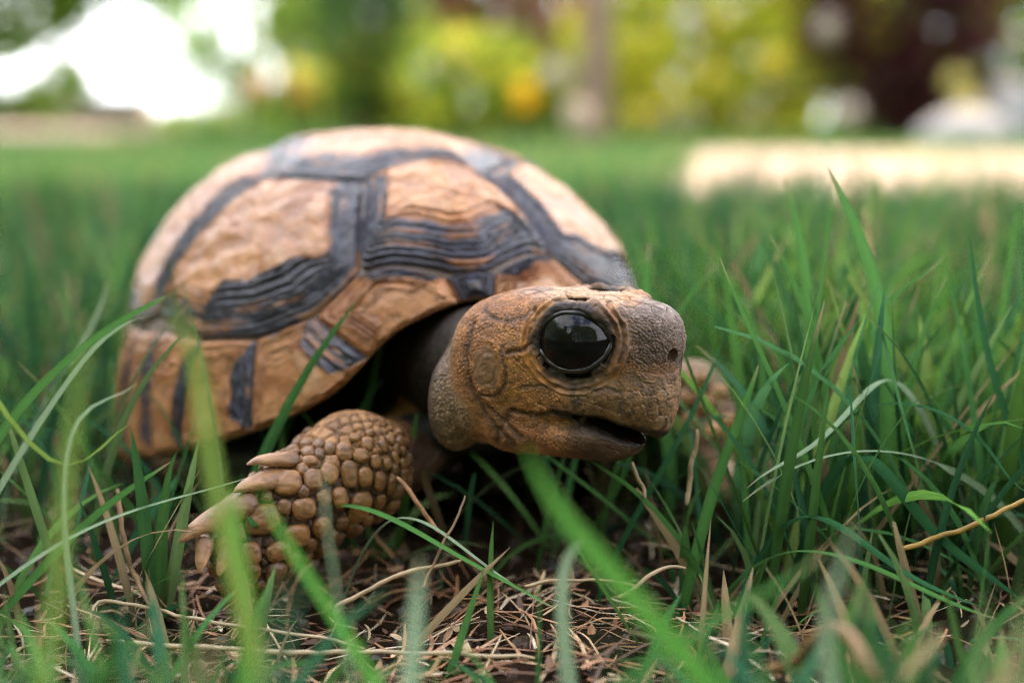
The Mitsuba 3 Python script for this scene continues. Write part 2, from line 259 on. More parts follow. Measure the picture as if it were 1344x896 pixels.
def head_sdf(p):
    q = p.copy(); q[..., 1] = np.abs(q[..., 1])
    d = ell(q, (-8.5, 0, -3.0), (12.5, 10.6, 9.6))
    d = smin(d, ell(q, (-12.5, 4.6, -5.2), (7.4, 6.2, 8.6)), 3)
    d = smin(d, ell(q, (3.5, 0, -1.6), (9, 7.6, 7.4)), 3)
    d = smin(d, ell(q, (8.4, 0, -.8), (4.5, 5.4, 6.4)), 2)
    d = smin(d, ell(q, (4.9, 0, -8.0), (7.7, 7.1, 6.7)), 2)
    d = smin(d, ell(q, (-3.5, 6.0, -8.0), (8, 4.0, 4.4)), 2)
    d = smin(d, ell(q, (-.2, 6.4, 3.2), (6.8, 4.0, 3.4)), 2)
    j = smin(ell(q, (-4, 0, -14.6), (11.5, 8.6, 4.2)), ell(q, (2.2, 0, -16.2), (5.0, 5.2, 2.7)), 2)
    j = smin(j, ell(q, (-11, 4.5, -11.5), (7, 4.6, 6.2)), 2.5)
    d = smin(d, j, 1.0)
    d = smin(d, ell(q, (8.9, 0, -11.6), (3.0, 3.8, 4.0)), 1.5)
    # open mouth: a wedge that deepens towards the beak
    x, z = q[..., 0], q[..., 2]
    w = np.maximum(np.maximum(z - (-10.7 - .27 * (x + 2) - .018 * np.maximum(x - 2, 0) ** 2), (-11.1 - .52 * (x + 2)) - z), -(x + 2.8))
    w = np.maximum(w, -ell(q, (-3.5, 0, -13), (6.5, 3.0, 4.5)))
    d = smax(d, -w, .5)
    e = np.linalg.norm(q - EC, axis=-1)
    d = smax(d, -(e - ER - .15), .8)
    t = q - EC; ax = t @ EN; tr = t - ax[..., None] * EN
    rad = np.sqrt(tr[..., 0] ** 2 * .90 + tr[..., 1] ** 2 + tr[..., 2] ** 2 * 1.16)
    up_ = sstep(-.1, .75, t[..., 2] / np.maximum(rad, .5) - .25 * t[..., 0] / np.maximum(rad, .5))
    d = smin(d, np.hypot(rad - 5.08 - .05 * up_, ax - 2.92) - .52 - .33 * up_, .7)
    d = smin(d, np.hypot(rad - 6.25, ax - 2.1) - .5, 1.2)
    d = smax(d, q[..., 2] - 6.1 + .011 * (q[..., 0] + 4) ** 2, 2.2)
    d = smax(d, -(np.linalg.norm(q - [11.9, 2.6, -2.7], axis=-1) - 1.0), .4)
    return d
RLEG = [(-10.0, 248.0, 22.0), (-19.5, 230.0, 16.5), (-24.2, 209.5, 20.0), (-31.6, 202.0, 16.8)]
RF = [(-33.0, 201.8, 20.6), (-36.2, 200.0, 18.2), (-39.4, 197.3, 15.2), (-41.4, 194.6, 12.0), (-39.6, 193.6, 8.6)]
LLEG = [(14.0, 264.0, 22.0), (26.5, 259.0, 21.5), (33.0, 252.7, 22.0), (38.5, 246.0, 16.5), (38.5, 241.0, 8.0)]
HLEG = [[(-67, 300, 20), (-75, 304, 14), (-77, 297, 7)], [(2, 335, 20), (20, 335, 14), (24, 328, 7)]]
def rleg_sdf(p):
    d = smin(cap(p, RLEG[0], RLEG[1], 7, 6.5), cap(p, RLEG[1], RLEG[2], 6, 7.9), 3)
    d = smin(d, cap(p, RLEG[2], RLEG[3], 7.9, 6.6), 3)
    d = smin(d, cap(p, (-28.5, 206, 15.5), (-37, 197.5, 9.5), 5.0, 4.8), 4)
    for f in RF: d = smin(d, cap(p, RLEG[3], f, 5.2, 2.6), 2.2)
    return d
def body_sdf(p, head=True):
    d = smin(cap(p, h2w((-13, 0, -6)), (-8, 232, 33), 8.2, 9), cap(p, (-8, 232, 31), (-24, 270, 36), 9, 15), 6)
    d = smin(d, ell(p, (CX, CY, 35), (40, 45, 18)), 6)
    # loose skin folds round the neck
    f = h2w((-15.5, 0, -7.5)); d = smin(d, ell(w2h(p), (-16.5, 0, -10.0), (3.8, 9.2, 8.0)), 1.6)
    d = smin(d, ell(w2h(p), (-21.0, 0, -11.5), (3.8, 9.0, 8.0)), 1.6)
    d = smin(d, rleg_sdf(p), 2.5)
    l = cap(p, LLEG[0], LLEG[1], 7, 7)
    for a_, b_, ra, rb in ((1, 2, 6.6, 6.4), (2, 3, 6.4, 5.6), (3, 4, 5.6, 4.5)): l = smin(l, cap(p, LLEG[a_], LLEG[b_], ra, rb), 3)
    d = smin(d, l, 2.5)
    for h in HLEG: d = smin(d, smin(cap(p, h[0], h[1], 9, 8), cap(p, h[1], h[2], 8, 6.5), 3), 3)
    tl = shell_world(np.array([[-60, 0, 18.0], [-74, 0, 10]])); d = smin(d, cap(p, tl[0], tl[1], 6, 1.5), 3)
    if head: d = smin(d, head_sdf(w2h(p)), 1.5)
    return d
def surface_nets(fn, lo, hi, h):
    ax = [np.arange(a_, b_ + h, h) for a_, b_ in zip(lo, hi)]; n = [len(a_) for a_ in ax]
    D = np.empty(n, np.float32)
    for i in range(0, n[0], 12):
        g = np.stack(np.meshgrid(ax[0][i:i + 12], ax[1], ax[2], indexing='ij'), -1); D[i:i + 12] = fn(g.reshape(-1, 3)).reshape(g.shape[:3])
    S = D < 0; acc = np.zeros([m - 1 for m in n] + [3]); cnt = np.zeros([m - 1 for m in n])
    corner = lambda o: tuple(slice(o[k], n[k] - 1 + o[k]) for k in range(3))
    for axis in range(3):
        for b in range(4):
            o = [0, 0, 0]; o[(axis + 1) % 3], o[(axis + 2) % 3] = b & 1, b >> 1; o2 = list(o); o2[axis] = 1
            A, Bv = D[corner(o)], D[corner(o2)]; cr = (A < 0) != (Bv < 0); t = np.where(cr, A / np.where(cr, A - Bv, 1), 0)
            for k in range(3): acc[..., k] += np.where(cr, o[k] + (t if k == axis else 0), 0)
            cnt += cr
    act = cnt > 0; idx = -np.ones(act.shape, int); idx[act] = np.arange(act.sum())
    V = (np.argwhere(act) + acc[act] / cnt[act][:, None]) * h + np.asarray(lo)
    F = []
    for axis in range(3):
        b_, c_ = (axis + 1) % 3, (axis + 2) % 3
        sl = [slice(1, m - 1) for m in n]; sl[axis] = slice(0, n[axis] - 1); s2 = list(sl); s2[axis] = slice(1, n[axis])
        A, Bv = S[tuple(sl)], S[tuple(s2)]; w = np.argwhere(A != Bv); w[:, b_] += 1; w[:, c_] += 1; fl = A[A != Bv]
        def at(db, dc): r = w.copy(); r[:, b_] -= db; r[:, c_] -= dc; return idx[r[:, 0], r[:, 1], r[:, 2]]
        q = np.stack([at(1, 1), at(0, 1), at(0, 0), at(1, 0)], 1); q[~fl] = q[~fl][:, ::-1]; F.append(q)
    q = np.vstack(F); return V, np.vstack([q[:, [0, 1, 2]], q[:, [0, 2, 3]]])
def grad(fn, V, e=.04):
    return np.stack([fn(V + e * np.eye(3)[k]) - fn(V - e * np.eye(3)[k]) for k in range(3)], 1) / (2 * e)
def project(fn, V, n=2):
    for _ in range(n):
        g = grad(fn, V); V = V - np.clip(fn(V), -.4, .4)[:, None] * g / np.maximum((g * g).sum(1, keepdims=True), .25)
    return V
def refine(V, F, size):
    """Splits the edges longer than size(midpoint), without cracks."""
    E = np.sort(np.vstack([F[:, [0, 1]], F[:, [1, 2]], F[:, [2, 0]]]), 1); U_, inv = np.unique(E, axis=0, return_inverse=True); inv = inv.ravel()
    M = (V[U_[:, 0]] + V[U_[:, 1]]) / 2; split = np.linalg.norm(V[U_[:, 0]] - V[U_[:, 1]], axis=1) > size(M)
    new = -np.ones(len(U_), int); new[split] = len(V) + np.arange(split.sum()); W = np.vstack([V, M[split]])
    e = new[inv].reshape(3, -1).T; out = []
    k = (e >= 0) @ [1, 2, 4]
    for code in range(8):
        f, m_ = F[k == code], e[k == code]
        if not len(f): continue
        if code == 0: out.append(f)
        elif code == 7: out += [np.stack([f[:, 0], m_[:, 0], m_[:, 2]], 1), np.stack([m_[:, 0], f[:, 1], m_[:, 1]], 1), np.stack([m_[:, 2], m_[:, 1], f[:, 2]], 1), m_]
        else:
            bits = [b for b in range(3) if code >> b & 1]
            if len(bits) == 1:
                b = bits[0]; A, Bc, C_, m0 = f[:, b], f[:, (b + 1) % 3], f[:, (b + 2) % 3], m_[:, b]
                out += [np.stack([A, m0, C_], 1), np.stack([m0, Bc, C_], 1)]
            else:
                b = [x for x in range(3) if x not in bits][0]      # the edge b stays whole
                A, Bc, C_ = f[:, b], f[:, (b + 1) % 3], f[:, (b + 2) % 3]; m1, m2 = m_[:, (b + 1) % 3], m_[:, (b + 2) % 3]
                out += [np.stack([A, Bc, m1], 1), np.stack([A, m1, m2], 1), np.stack([m2, m1, C_], 1)]
    return W, np.vstack(out)
V, F = surface_nets(body_sdf, (-90, 172, -2), (60, 366, 62), 1.15)
V = project(body_sdf, V, 1)
hsz = lambda M: np.where((np.abs(w2h(M) - [-3, 0, -5]) < [19, 15, 15]).all(1), np.where(w2h(M)[:, 1] < 1, .27, .5), np.where((rleg_sdf(M) < 1) & (M[:, 1] < 218), .55, np.where((M[:, 1] < 235), .9, 9.)))
for it in range(3):
    V, F = refine(V, F, lambda M: hsz(M) * 1.0)
    V = project(body_sdf, V, 1)
N = grad(body_sdf, V); N /= np.maximum(np.linalg.norm(N, axis=1, keepdims=True), 1e-6)
L = w2h(V); Q = L * [1, 1, 1]; Q[:, 1] = np.abs(Q[:, 1])
hd = head_sdf(L); ishead = (1 - sstep(.0, 1.4, hd)) * sstep(-21, -17, L[:, 0])
rl = rleg_sdf(V); isleg = 1 - sstep(0, 1.5, rl)
rng = np.random.default_rng(11)
def cells(V, mask, spacing, rng, lloyd=2):
    """Scale pattern: distance to the nearest and second nearest of seed points spread over the masked vertices, and a random number per scale."""
    cand = V[mask]; n = max(4, int(mask.sum() and spacing))
    pts = cand[rng.integers(0, len(cand), n)]
    sub = cand[rng.integers(0, len(cand), min(len(cand), 60000))]
    for _ in range(lloyd):
        _, i = cKDTree(pts).query(sub); w = np.maximum(np.bincount(i, minlength=len(pts)), 1)
        pts = np.stack([np.bincount(i, sub[:, k_], len(pts)) / w for k_ in range(3)], 1)
    d, i = cKDTree(pts).query(V, k=2); return d[:, 0], d[:, 1], rng.random(len(pts))[i[:, 0]]
disp = np.zeros(len(V))
mh = ishead > .05
a1, a2, ar = cells(V, mh & (L[:, 1] < 3), 9000, rng)                          # fine granular scales
b1, b2, brd = cells(V, mh & (L[:, 2] > 2.5), 75, rng, 4)       # plates on the crown of the head
c1, c2, cr = cells(V, (isleg > .1) & (V[:, 1] < 232), 420, rng, 3)   # small scales of the arm
d1, d2, drd = cells(V, mh & (L[:, 1] < 3), 420, rng, 2)          # middle-sized plates of cheek and muzzle
g1, g2, gr_ = cells(V, V[:, 1] < 240, 9000, rng, 1)
topm = ishead * sstep(3.2, 4.6, L[:, 2] + .10 * (L[:, 0] - 2) - .05 * np.abs(L[:, 1]))
ed = np.linalg.norm(Q - EC, axis=1); eax = (Q - EC) @ EN; erad = np.sqrt(np.maximum(ed ** 2 - eax ** 2, 0))
eyez = (1 - sstep(7.0, 8.2, erad)) * (eax > 0) * ishead
tym = np.sqrt(((L[:, 0] + 12.4 + .9 * (vfbm(L / 2, 2, 61) - .5)) / 2.1) ** 2 + ((L[:, 2] + 4.7) / 3.2) ** 2) + .35 * (vfbm(L / 1.3, 2, 62) - .5)
side = ishead * sstep(3, 5, Q[:, 1])
tymm = side * (1 - sstep(.9, 1.05, tym))
beak = ishead * sstep(-1.5, 1.0, L[:, 0] + .25 * L[:, 2] + 3.0) * (1 - sstep(-6.2, -4.8, L[:, 2]))
fine = ishead * (1 - topm) * (1 - eyez) * (1 - tymm) * (1 - .55 * beak)
disp += fine * .16 * (sstep(0, .30, a2 - a1) - 1)
midp = ishead * (1 - topm) * (1 - eyez) * (1 - tymm) * sstep(-11, -7, L[:, 0]); dn_ = (d2 - d1) + .35 * (vfbm(L / .7, 2, 95) - .5)
disp += midp * .09 * (sstep(0, .30, dn_) - 1) + midp * .10 * (drd - .5)
disp += topm * .30 * (sstep(0, .35, b2 - b1) - 1) + topm * .06 * (sstep(0, .3, a2 - a1) - 1)
WARP = 1.1 * (np.stack([vfbm(L / 1.6, 3, 51), vfbm(L / 1.6, 3, 52)], 1) - .5)
def crease(pts, w, depth, up=0.0):
    """Distance to a polyline on the side of the head (local x, z): a fold, with a swollen lip beside it."""
    P2w = L[:, [0, 2]] + WARP; best = np.full(len(V), 9e9)
    pl = resample([(x_, z_, 0) for x_, z_ in pts], 24)[:, :2]
    for p0, p1 in zip(pl[:-1], pl[1:]):
        ab = p1 - p0; t = np.clip((P2w - p0) @ ab / (ab @ ab), 0, 1); best = np.minimum(best, np.linalg.norm(P2w - p0 - t[:, None] * ab, axis=1))
    return side * (.35 + .9 * vfbm(L / 2.4, 2, 55)) * (-.7 * depth * np.exp(-(best / (.75 * w)) ** 2) + .5 * up * np.exp(-((best - 2.2 * w) / (1.3 * w)) ** 2)), side * np.exp(-(best / (1.3 * w)) ** 2)
lines = np.zeros(len(V))
for pts, w, dp, up in [([(-5.3, -.2), (-7.2, -2.0), (-9.0, -2.3)], .3, .5, .25), ([(-10.0, -1.8), (-9.6, -5), (-10.6, -8.4), (-13.2, -8.6)], .3, .35, .25),
                       ([(-9.2, -11.0), (-6, -11.4), (-2.2, -10.9)], .35, .8, .25), ([(-9, -11), (-10.5, -13), (-12, -16)], .5, .4, .2),
                       ([(-7.5, -7.4), (-4, -6.8), (1, -6.9), (6, -7.4)], .3, .22, .08), 
                       ([(-14, 3.5), (-11, 2), (-8, 2.3), (-5.6, 3.6)], .3, .3, .1), ([(-15.2, 1.0), (-15.5, -5), (-13.5, -11), (-9.5, -16)], .55, .6, .4), ([(-12.8, -10.5), (-9.5, -13.4), (-8, -15)], .35, .4, .3),
                       ([(5.8, 4.6), (6.6, 1), (6.0, -3)], .3, .25, .1)]:
    dd, ll = crease(pts, w, dp, up); disp += dd; lines = np.maximum(lines, ll)
disp += tymm * (-.12 + .05 * np.sin(tym * 11 + 5 * vfbm(L / 1.5, 2, 64))) + side * .12 * np.exp(-((tym - 1.25) / .14) ** 2) * (.3 + vfbm(L / 3, 2, 63))
disp += eyez * .24 * np.sin(erad * 6.8 + 4 * vfbm(L / 1.5, 3, 4)) * sstep(5.6, 6.3, erad) + eyez * .25 * (vfbm(L / .8, 3, 66) - .5)
disp += ishead * .22 * (vfbm(V / 2.2, 3, 8) - .5) + beak * .07 * (vfbm(L * [.5, .5, 2.6], 2, 6) - .5)
legm = isleg * (1 - ishead)
disp += .5 * ishead * (1 - sstep(-13.0, -11.0, L[:, 2] + .36 * (L[:, 0] + 2))) * sstep(.3, .7, N[:, 2]) * (vfbm(L / 1.3, 3, 91) - .7)
disp += legm * .55 * (sstep(0, .55, c2 - c1) - 1)
other = (1 - ishead) * (1 - isleg)
disp += other * (.16 * (sstep(0, .4, g2 - g1) - 1) + .7 * (vfbm(V / [9, 3, 9], 3, 5) - .5))
# folds of neck skin run round the neck
ring_ = np.sin((L[:, 0]) * 2.2 + 2.5 * vnoise(V / 6, 12)); disp += other * .35 * ring_ * (1 - sstep(-34, -30, -L[:, 0])) * sstep(0, 1, (V[:, 1] < 240))
# colours of skin and horn; neck shade and nose highlight are painted in
m1, m2 = vfbm(V / 3.5, 4, 21), np.clip(.5 + 1.25 * (vfbm(V / .8, 3, 22) - .5), 0, 1)
SK = np.array([.36, .143, .052])
col = lerp3(SK, np.array([.44, .185, .064]), sstep(.4, .7, m1))
col = lerp3(col, np.array([.46, .190, .048]), side * (1 - sstep(2, 6, np.hypot(L[:, 0] + 7.6, (L[:, 2] + 6) * .7))) * .8)
col = lerp3(col, np.array([.36, .125, .040]), side * (1 - sstep(2, 6, np.hypot(L[:, 0] + 8, L[:, 2] + 14))) * .6)
col = lerp3(col, np.array([.46, .28, .17]), topm * .8 * sstep(.2, .6, m1))
col = lerp3(col, np.array([.20, .120, .065]), beak * .7); col = lerp3(col, np.array([.06, .04, .028]), beak * .75 * sstep(.50, .70, vfbm(L * [1.3, 1.3, .55], 4, 71)))
col = lerp3(col, np.array([.28, .17, .135]), topm * sstep(-3, -8, L[:, 0] + 3 * (m1 - .5)) * .7)
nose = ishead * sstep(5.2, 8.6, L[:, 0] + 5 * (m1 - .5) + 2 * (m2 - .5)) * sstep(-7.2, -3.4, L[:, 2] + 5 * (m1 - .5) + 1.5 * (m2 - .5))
col = lerp3(col, np.array([.105, .075, .060]), nose * .85)
col = lerp3(col, np.array([.25, .185, .165]), nose * sstep(1.0, 3.6, L[:, 2] + 4 * (m2 - .5)) * .5); col = lerp3(col, np.array([.045, .035, .033]), nose * sstep(.45, .7, m1) * (1 - sstep(0, 2.5, L[:, 2])) * .7)  # paler top of the nose is a painted highlight
col = lerp3(col, np.array([.13, .085, .058]), tymm * (.5 + .3 * m2))
ez = erad + 1.6 * (m1 - .5) + .8 * (m2 - .5)
col = lerp3(col, np.array([.075, .05, .04]), eyez * (1 - sstep(5.6, 7.0, ez)) * .8); col = lerp3(col, np.array([.020, .017, .018]), eyez * (1 - sstep(5.0, 6.0, ez)) * .9)
col = lerp3(col, np.array([.06, .035, .025]), np.clip(lines * .75, 0, 1))
col = lerp3(col, np.array([.07, .04, .03]), fine * (1 - sstep(.02, .16, a2 - a1)) * .55)
col = lerp3(col, np.array([.07, .04, .03]), midp * (1 - sstep(.0, .16, dn_)) * .5); col *= (1 + .35 * midp * (drd - .5))[:, None]
col = lerp3(col, np.array([.10, .05, .035]), topm * (1 - sstep(.05, .25, b2 - b1)) * .7)
col = lerp3(col, col * .72 + .02, ishead * (ar > .75) * .6)
col = lerp3(col, np.array([.04, .02, .015]), side * (1 - sstep(.0, 1.5, np.abs(L[:, 2] + 12.4 + .36 * L[:, 0]))) * sstep(-6, -2, L[:, 0]) * .75 * sstep(.3, .6, m2))
mouth = ishead * (1 - sstep(3.6, 5.0, np.sqrt((L[:, 0] / 2.4) ** 2 + L[:, 1] ** 2 * .9 + ((L[:, 2] + 13.6) * .85) ** 2)))
col = lerp3(col, np.array([.035, .014, .012]), mouth * (Q[:, 1] < 5.5))
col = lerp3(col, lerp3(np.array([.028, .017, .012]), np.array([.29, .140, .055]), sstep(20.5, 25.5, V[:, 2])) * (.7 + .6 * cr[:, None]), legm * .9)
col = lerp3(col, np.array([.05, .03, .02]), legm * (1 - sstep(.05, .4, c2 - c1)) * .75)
deep = sstep(-.5, 4.0, w2h(V)[:, 0] * -1 - 20) * (1 - sstep(20, 24, V[:, 0]))  # dark neck skin taken to near-black under the shell for its shade
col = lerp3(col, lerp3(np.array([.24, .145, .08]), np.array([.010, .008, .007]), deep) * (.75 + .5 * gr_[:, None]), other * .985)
col = lerp3(col, np.array([.05, .035, .03]), other * (1 - sstep(.03, .25, g2 - g1)) * .6)
col *= (.58 + .84 * m2)[:, None]; col = lerp3(col, np.minimum(col * 1.8 + .03, .62), ishead * sstep(.66, .80, vfbm(L / .45, 2, 73)) * .5)
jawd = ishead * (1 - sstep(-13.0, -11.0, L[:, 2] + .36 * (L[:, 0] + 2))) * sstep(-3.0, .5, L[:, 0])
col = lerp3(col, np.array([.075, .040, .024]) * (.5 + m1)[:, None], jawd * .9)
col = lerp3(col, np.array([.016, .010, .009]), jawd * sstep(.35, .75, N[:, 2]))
col = lerp3(col, np.array([.10, .055, .03]), ishead * sstep(.56, .72, vfbm(L / 1.1, 3, 81)) * .55)
wx, wz = L[:, 0] + 2, L[:, 2]
wm = np.maximum(np.maximum(wz - (-10.7 - .27 * wx), (-11.1 - .52 * wx) - wz), -(wx + .8))
lip = ishead * (1 - sstep(.15, 1.1 + .8 * (m1 - .5), np.abs(wm) + .8 * (vfbm(L / 1.2, 3, 97) - .5)))
col = lerp3(col, np.array([.022, .013, .010]), np.clip(lip, 0, 1) * .9)
body_v = V
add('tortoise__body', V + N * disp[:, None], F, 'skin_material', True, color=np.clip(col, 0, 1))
tag('tortoise', 'brown tortoise with a domed tan and black shell walking through the lawn', 'tortoise')

scene['mouth_shade_material'] = {'type': 'diffuse', 'reflectance': VC}
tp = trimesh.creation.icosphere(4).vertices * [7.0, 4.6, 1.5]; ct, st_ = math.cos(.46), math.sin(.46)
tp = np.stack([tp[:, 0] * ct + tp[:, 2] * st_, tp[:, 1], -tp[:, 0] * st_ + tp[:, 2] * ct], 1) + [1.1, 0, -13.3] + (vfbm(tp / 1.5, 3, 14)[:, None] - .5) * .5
add('tortoise__mouth_shade', h2w(tp), trimesh.creation.icosphere(4).faces, 'mouth_shade_material', True, color=np.array([.009, .005, .005]) * (.5 + vfbm(tp, 3, 15))[:, None])  # near-black mound added on the mouth floor to stand in for shade
# eyes, each with a wet rim
for sg in (-1, 1):
    sp = trimesh.creation.icosphere(5, ER); key = num('tortoise__eye')
    V = sp.vertices + 0; dn = V @ (EN * [1, sg, 1]); V = V * (.84 + .16 * sstep(.8, 2.5, dn))[:, None]; V = V + np.where(dn > 0, 0.35 * sstep(3.2, 5.7, dn), 0)[:, None] * (EN * [1, sg, 1])
    add(key, h2w(V + EC * [1, sg, 1]), sp.faces, 'eye_material', True)
    n_ = EN * [1, sg, 1]; e1 = np.cross(n_, [0, 0, 1]); e1 /= np.linalg.norm(e1); e2 = np.cross(e1, n_)
    th = np.linspace(0, 2 * np.pi, 90, endpoint=False)
    ca, sa = np.cos(th), np.sin(th)
    r0 = 4.5 - .12 * np.maximum(-sa, 0) + .5 * np.exp(-((th + np.pi) % (2 * np.pi) - np.pi) ** 2 / .08) + .3 * np.exp(-(th - np.pi) ** 2 / .08) + .22 * (vfbm(np.c_[ca * 2.2, sa * 2.2, ca * 0 + 7], 3, 9) - .5)
    ctr = EC * [1, sg, 1] + (ca * r0 * 1.07)[:, None] * e1 + (sa * r0 * .90)[:, None] * e2
    ctr = EC * [1, sg, 1] + (ctr - EC * [1, sg, 1]) + n_ * np.sqrt(np.maximum(ER ** 2 - (r0 * np.hypot(ca * 1.07, sa * .90)) ** 2, 0))[:, None]
    rad = .26 + .26 * vfbm(np.c_[ca * 4, sa * 4, ca * 0], 3, 3)
    out = (ctr - EC * [1, sg, 1]) / np.linalg.norm(ctr - EC * [1, sg, 1], axis=1, keepdims=True); inn_ = np.cross(out, np.gradient(ctr, axis=0)); inn_ /= np.linalg.norm(inn_, axis=1, keepdims=True)
    ps = np.linspace(0, 2 * np.pi, 12, endpoint=False)
    W = ctr[:, None] + rad[:, None, None] * (np.cos(ps)[None, :, None] * out[:, None] + np.sin(ps)[None, :, None] * inn_[:, None])
    i, j = np.meshgrid(np.arange(90), np.arange(12), indexing='ij'); A = i * 12 + j; Bq = i * 12 + (j + 1) % 12; Cq = ((i + 1) % 90) * 12 + (j + 1) % 12; Dq = ((i + 1) % 90) * 12 + j
    fq = np.stack([A, Bq, Cq, Dq], -1).reshape(-1, 4); fq = np.vstack([fq[:, [0, 1, 2]], fq[:, [0, 2, 3]]])
    add(key + '__eyelid', h2w(W.reshape(-1, 3)), fq, 'eyelid_material', True, color=np.broadcast_to(np.array([.020, .015, .014]), (len(W) * 12, 3)) * (.4 + 1.3 * vnoise(W.reshape(-1, 3) * 1.4))[:, None])

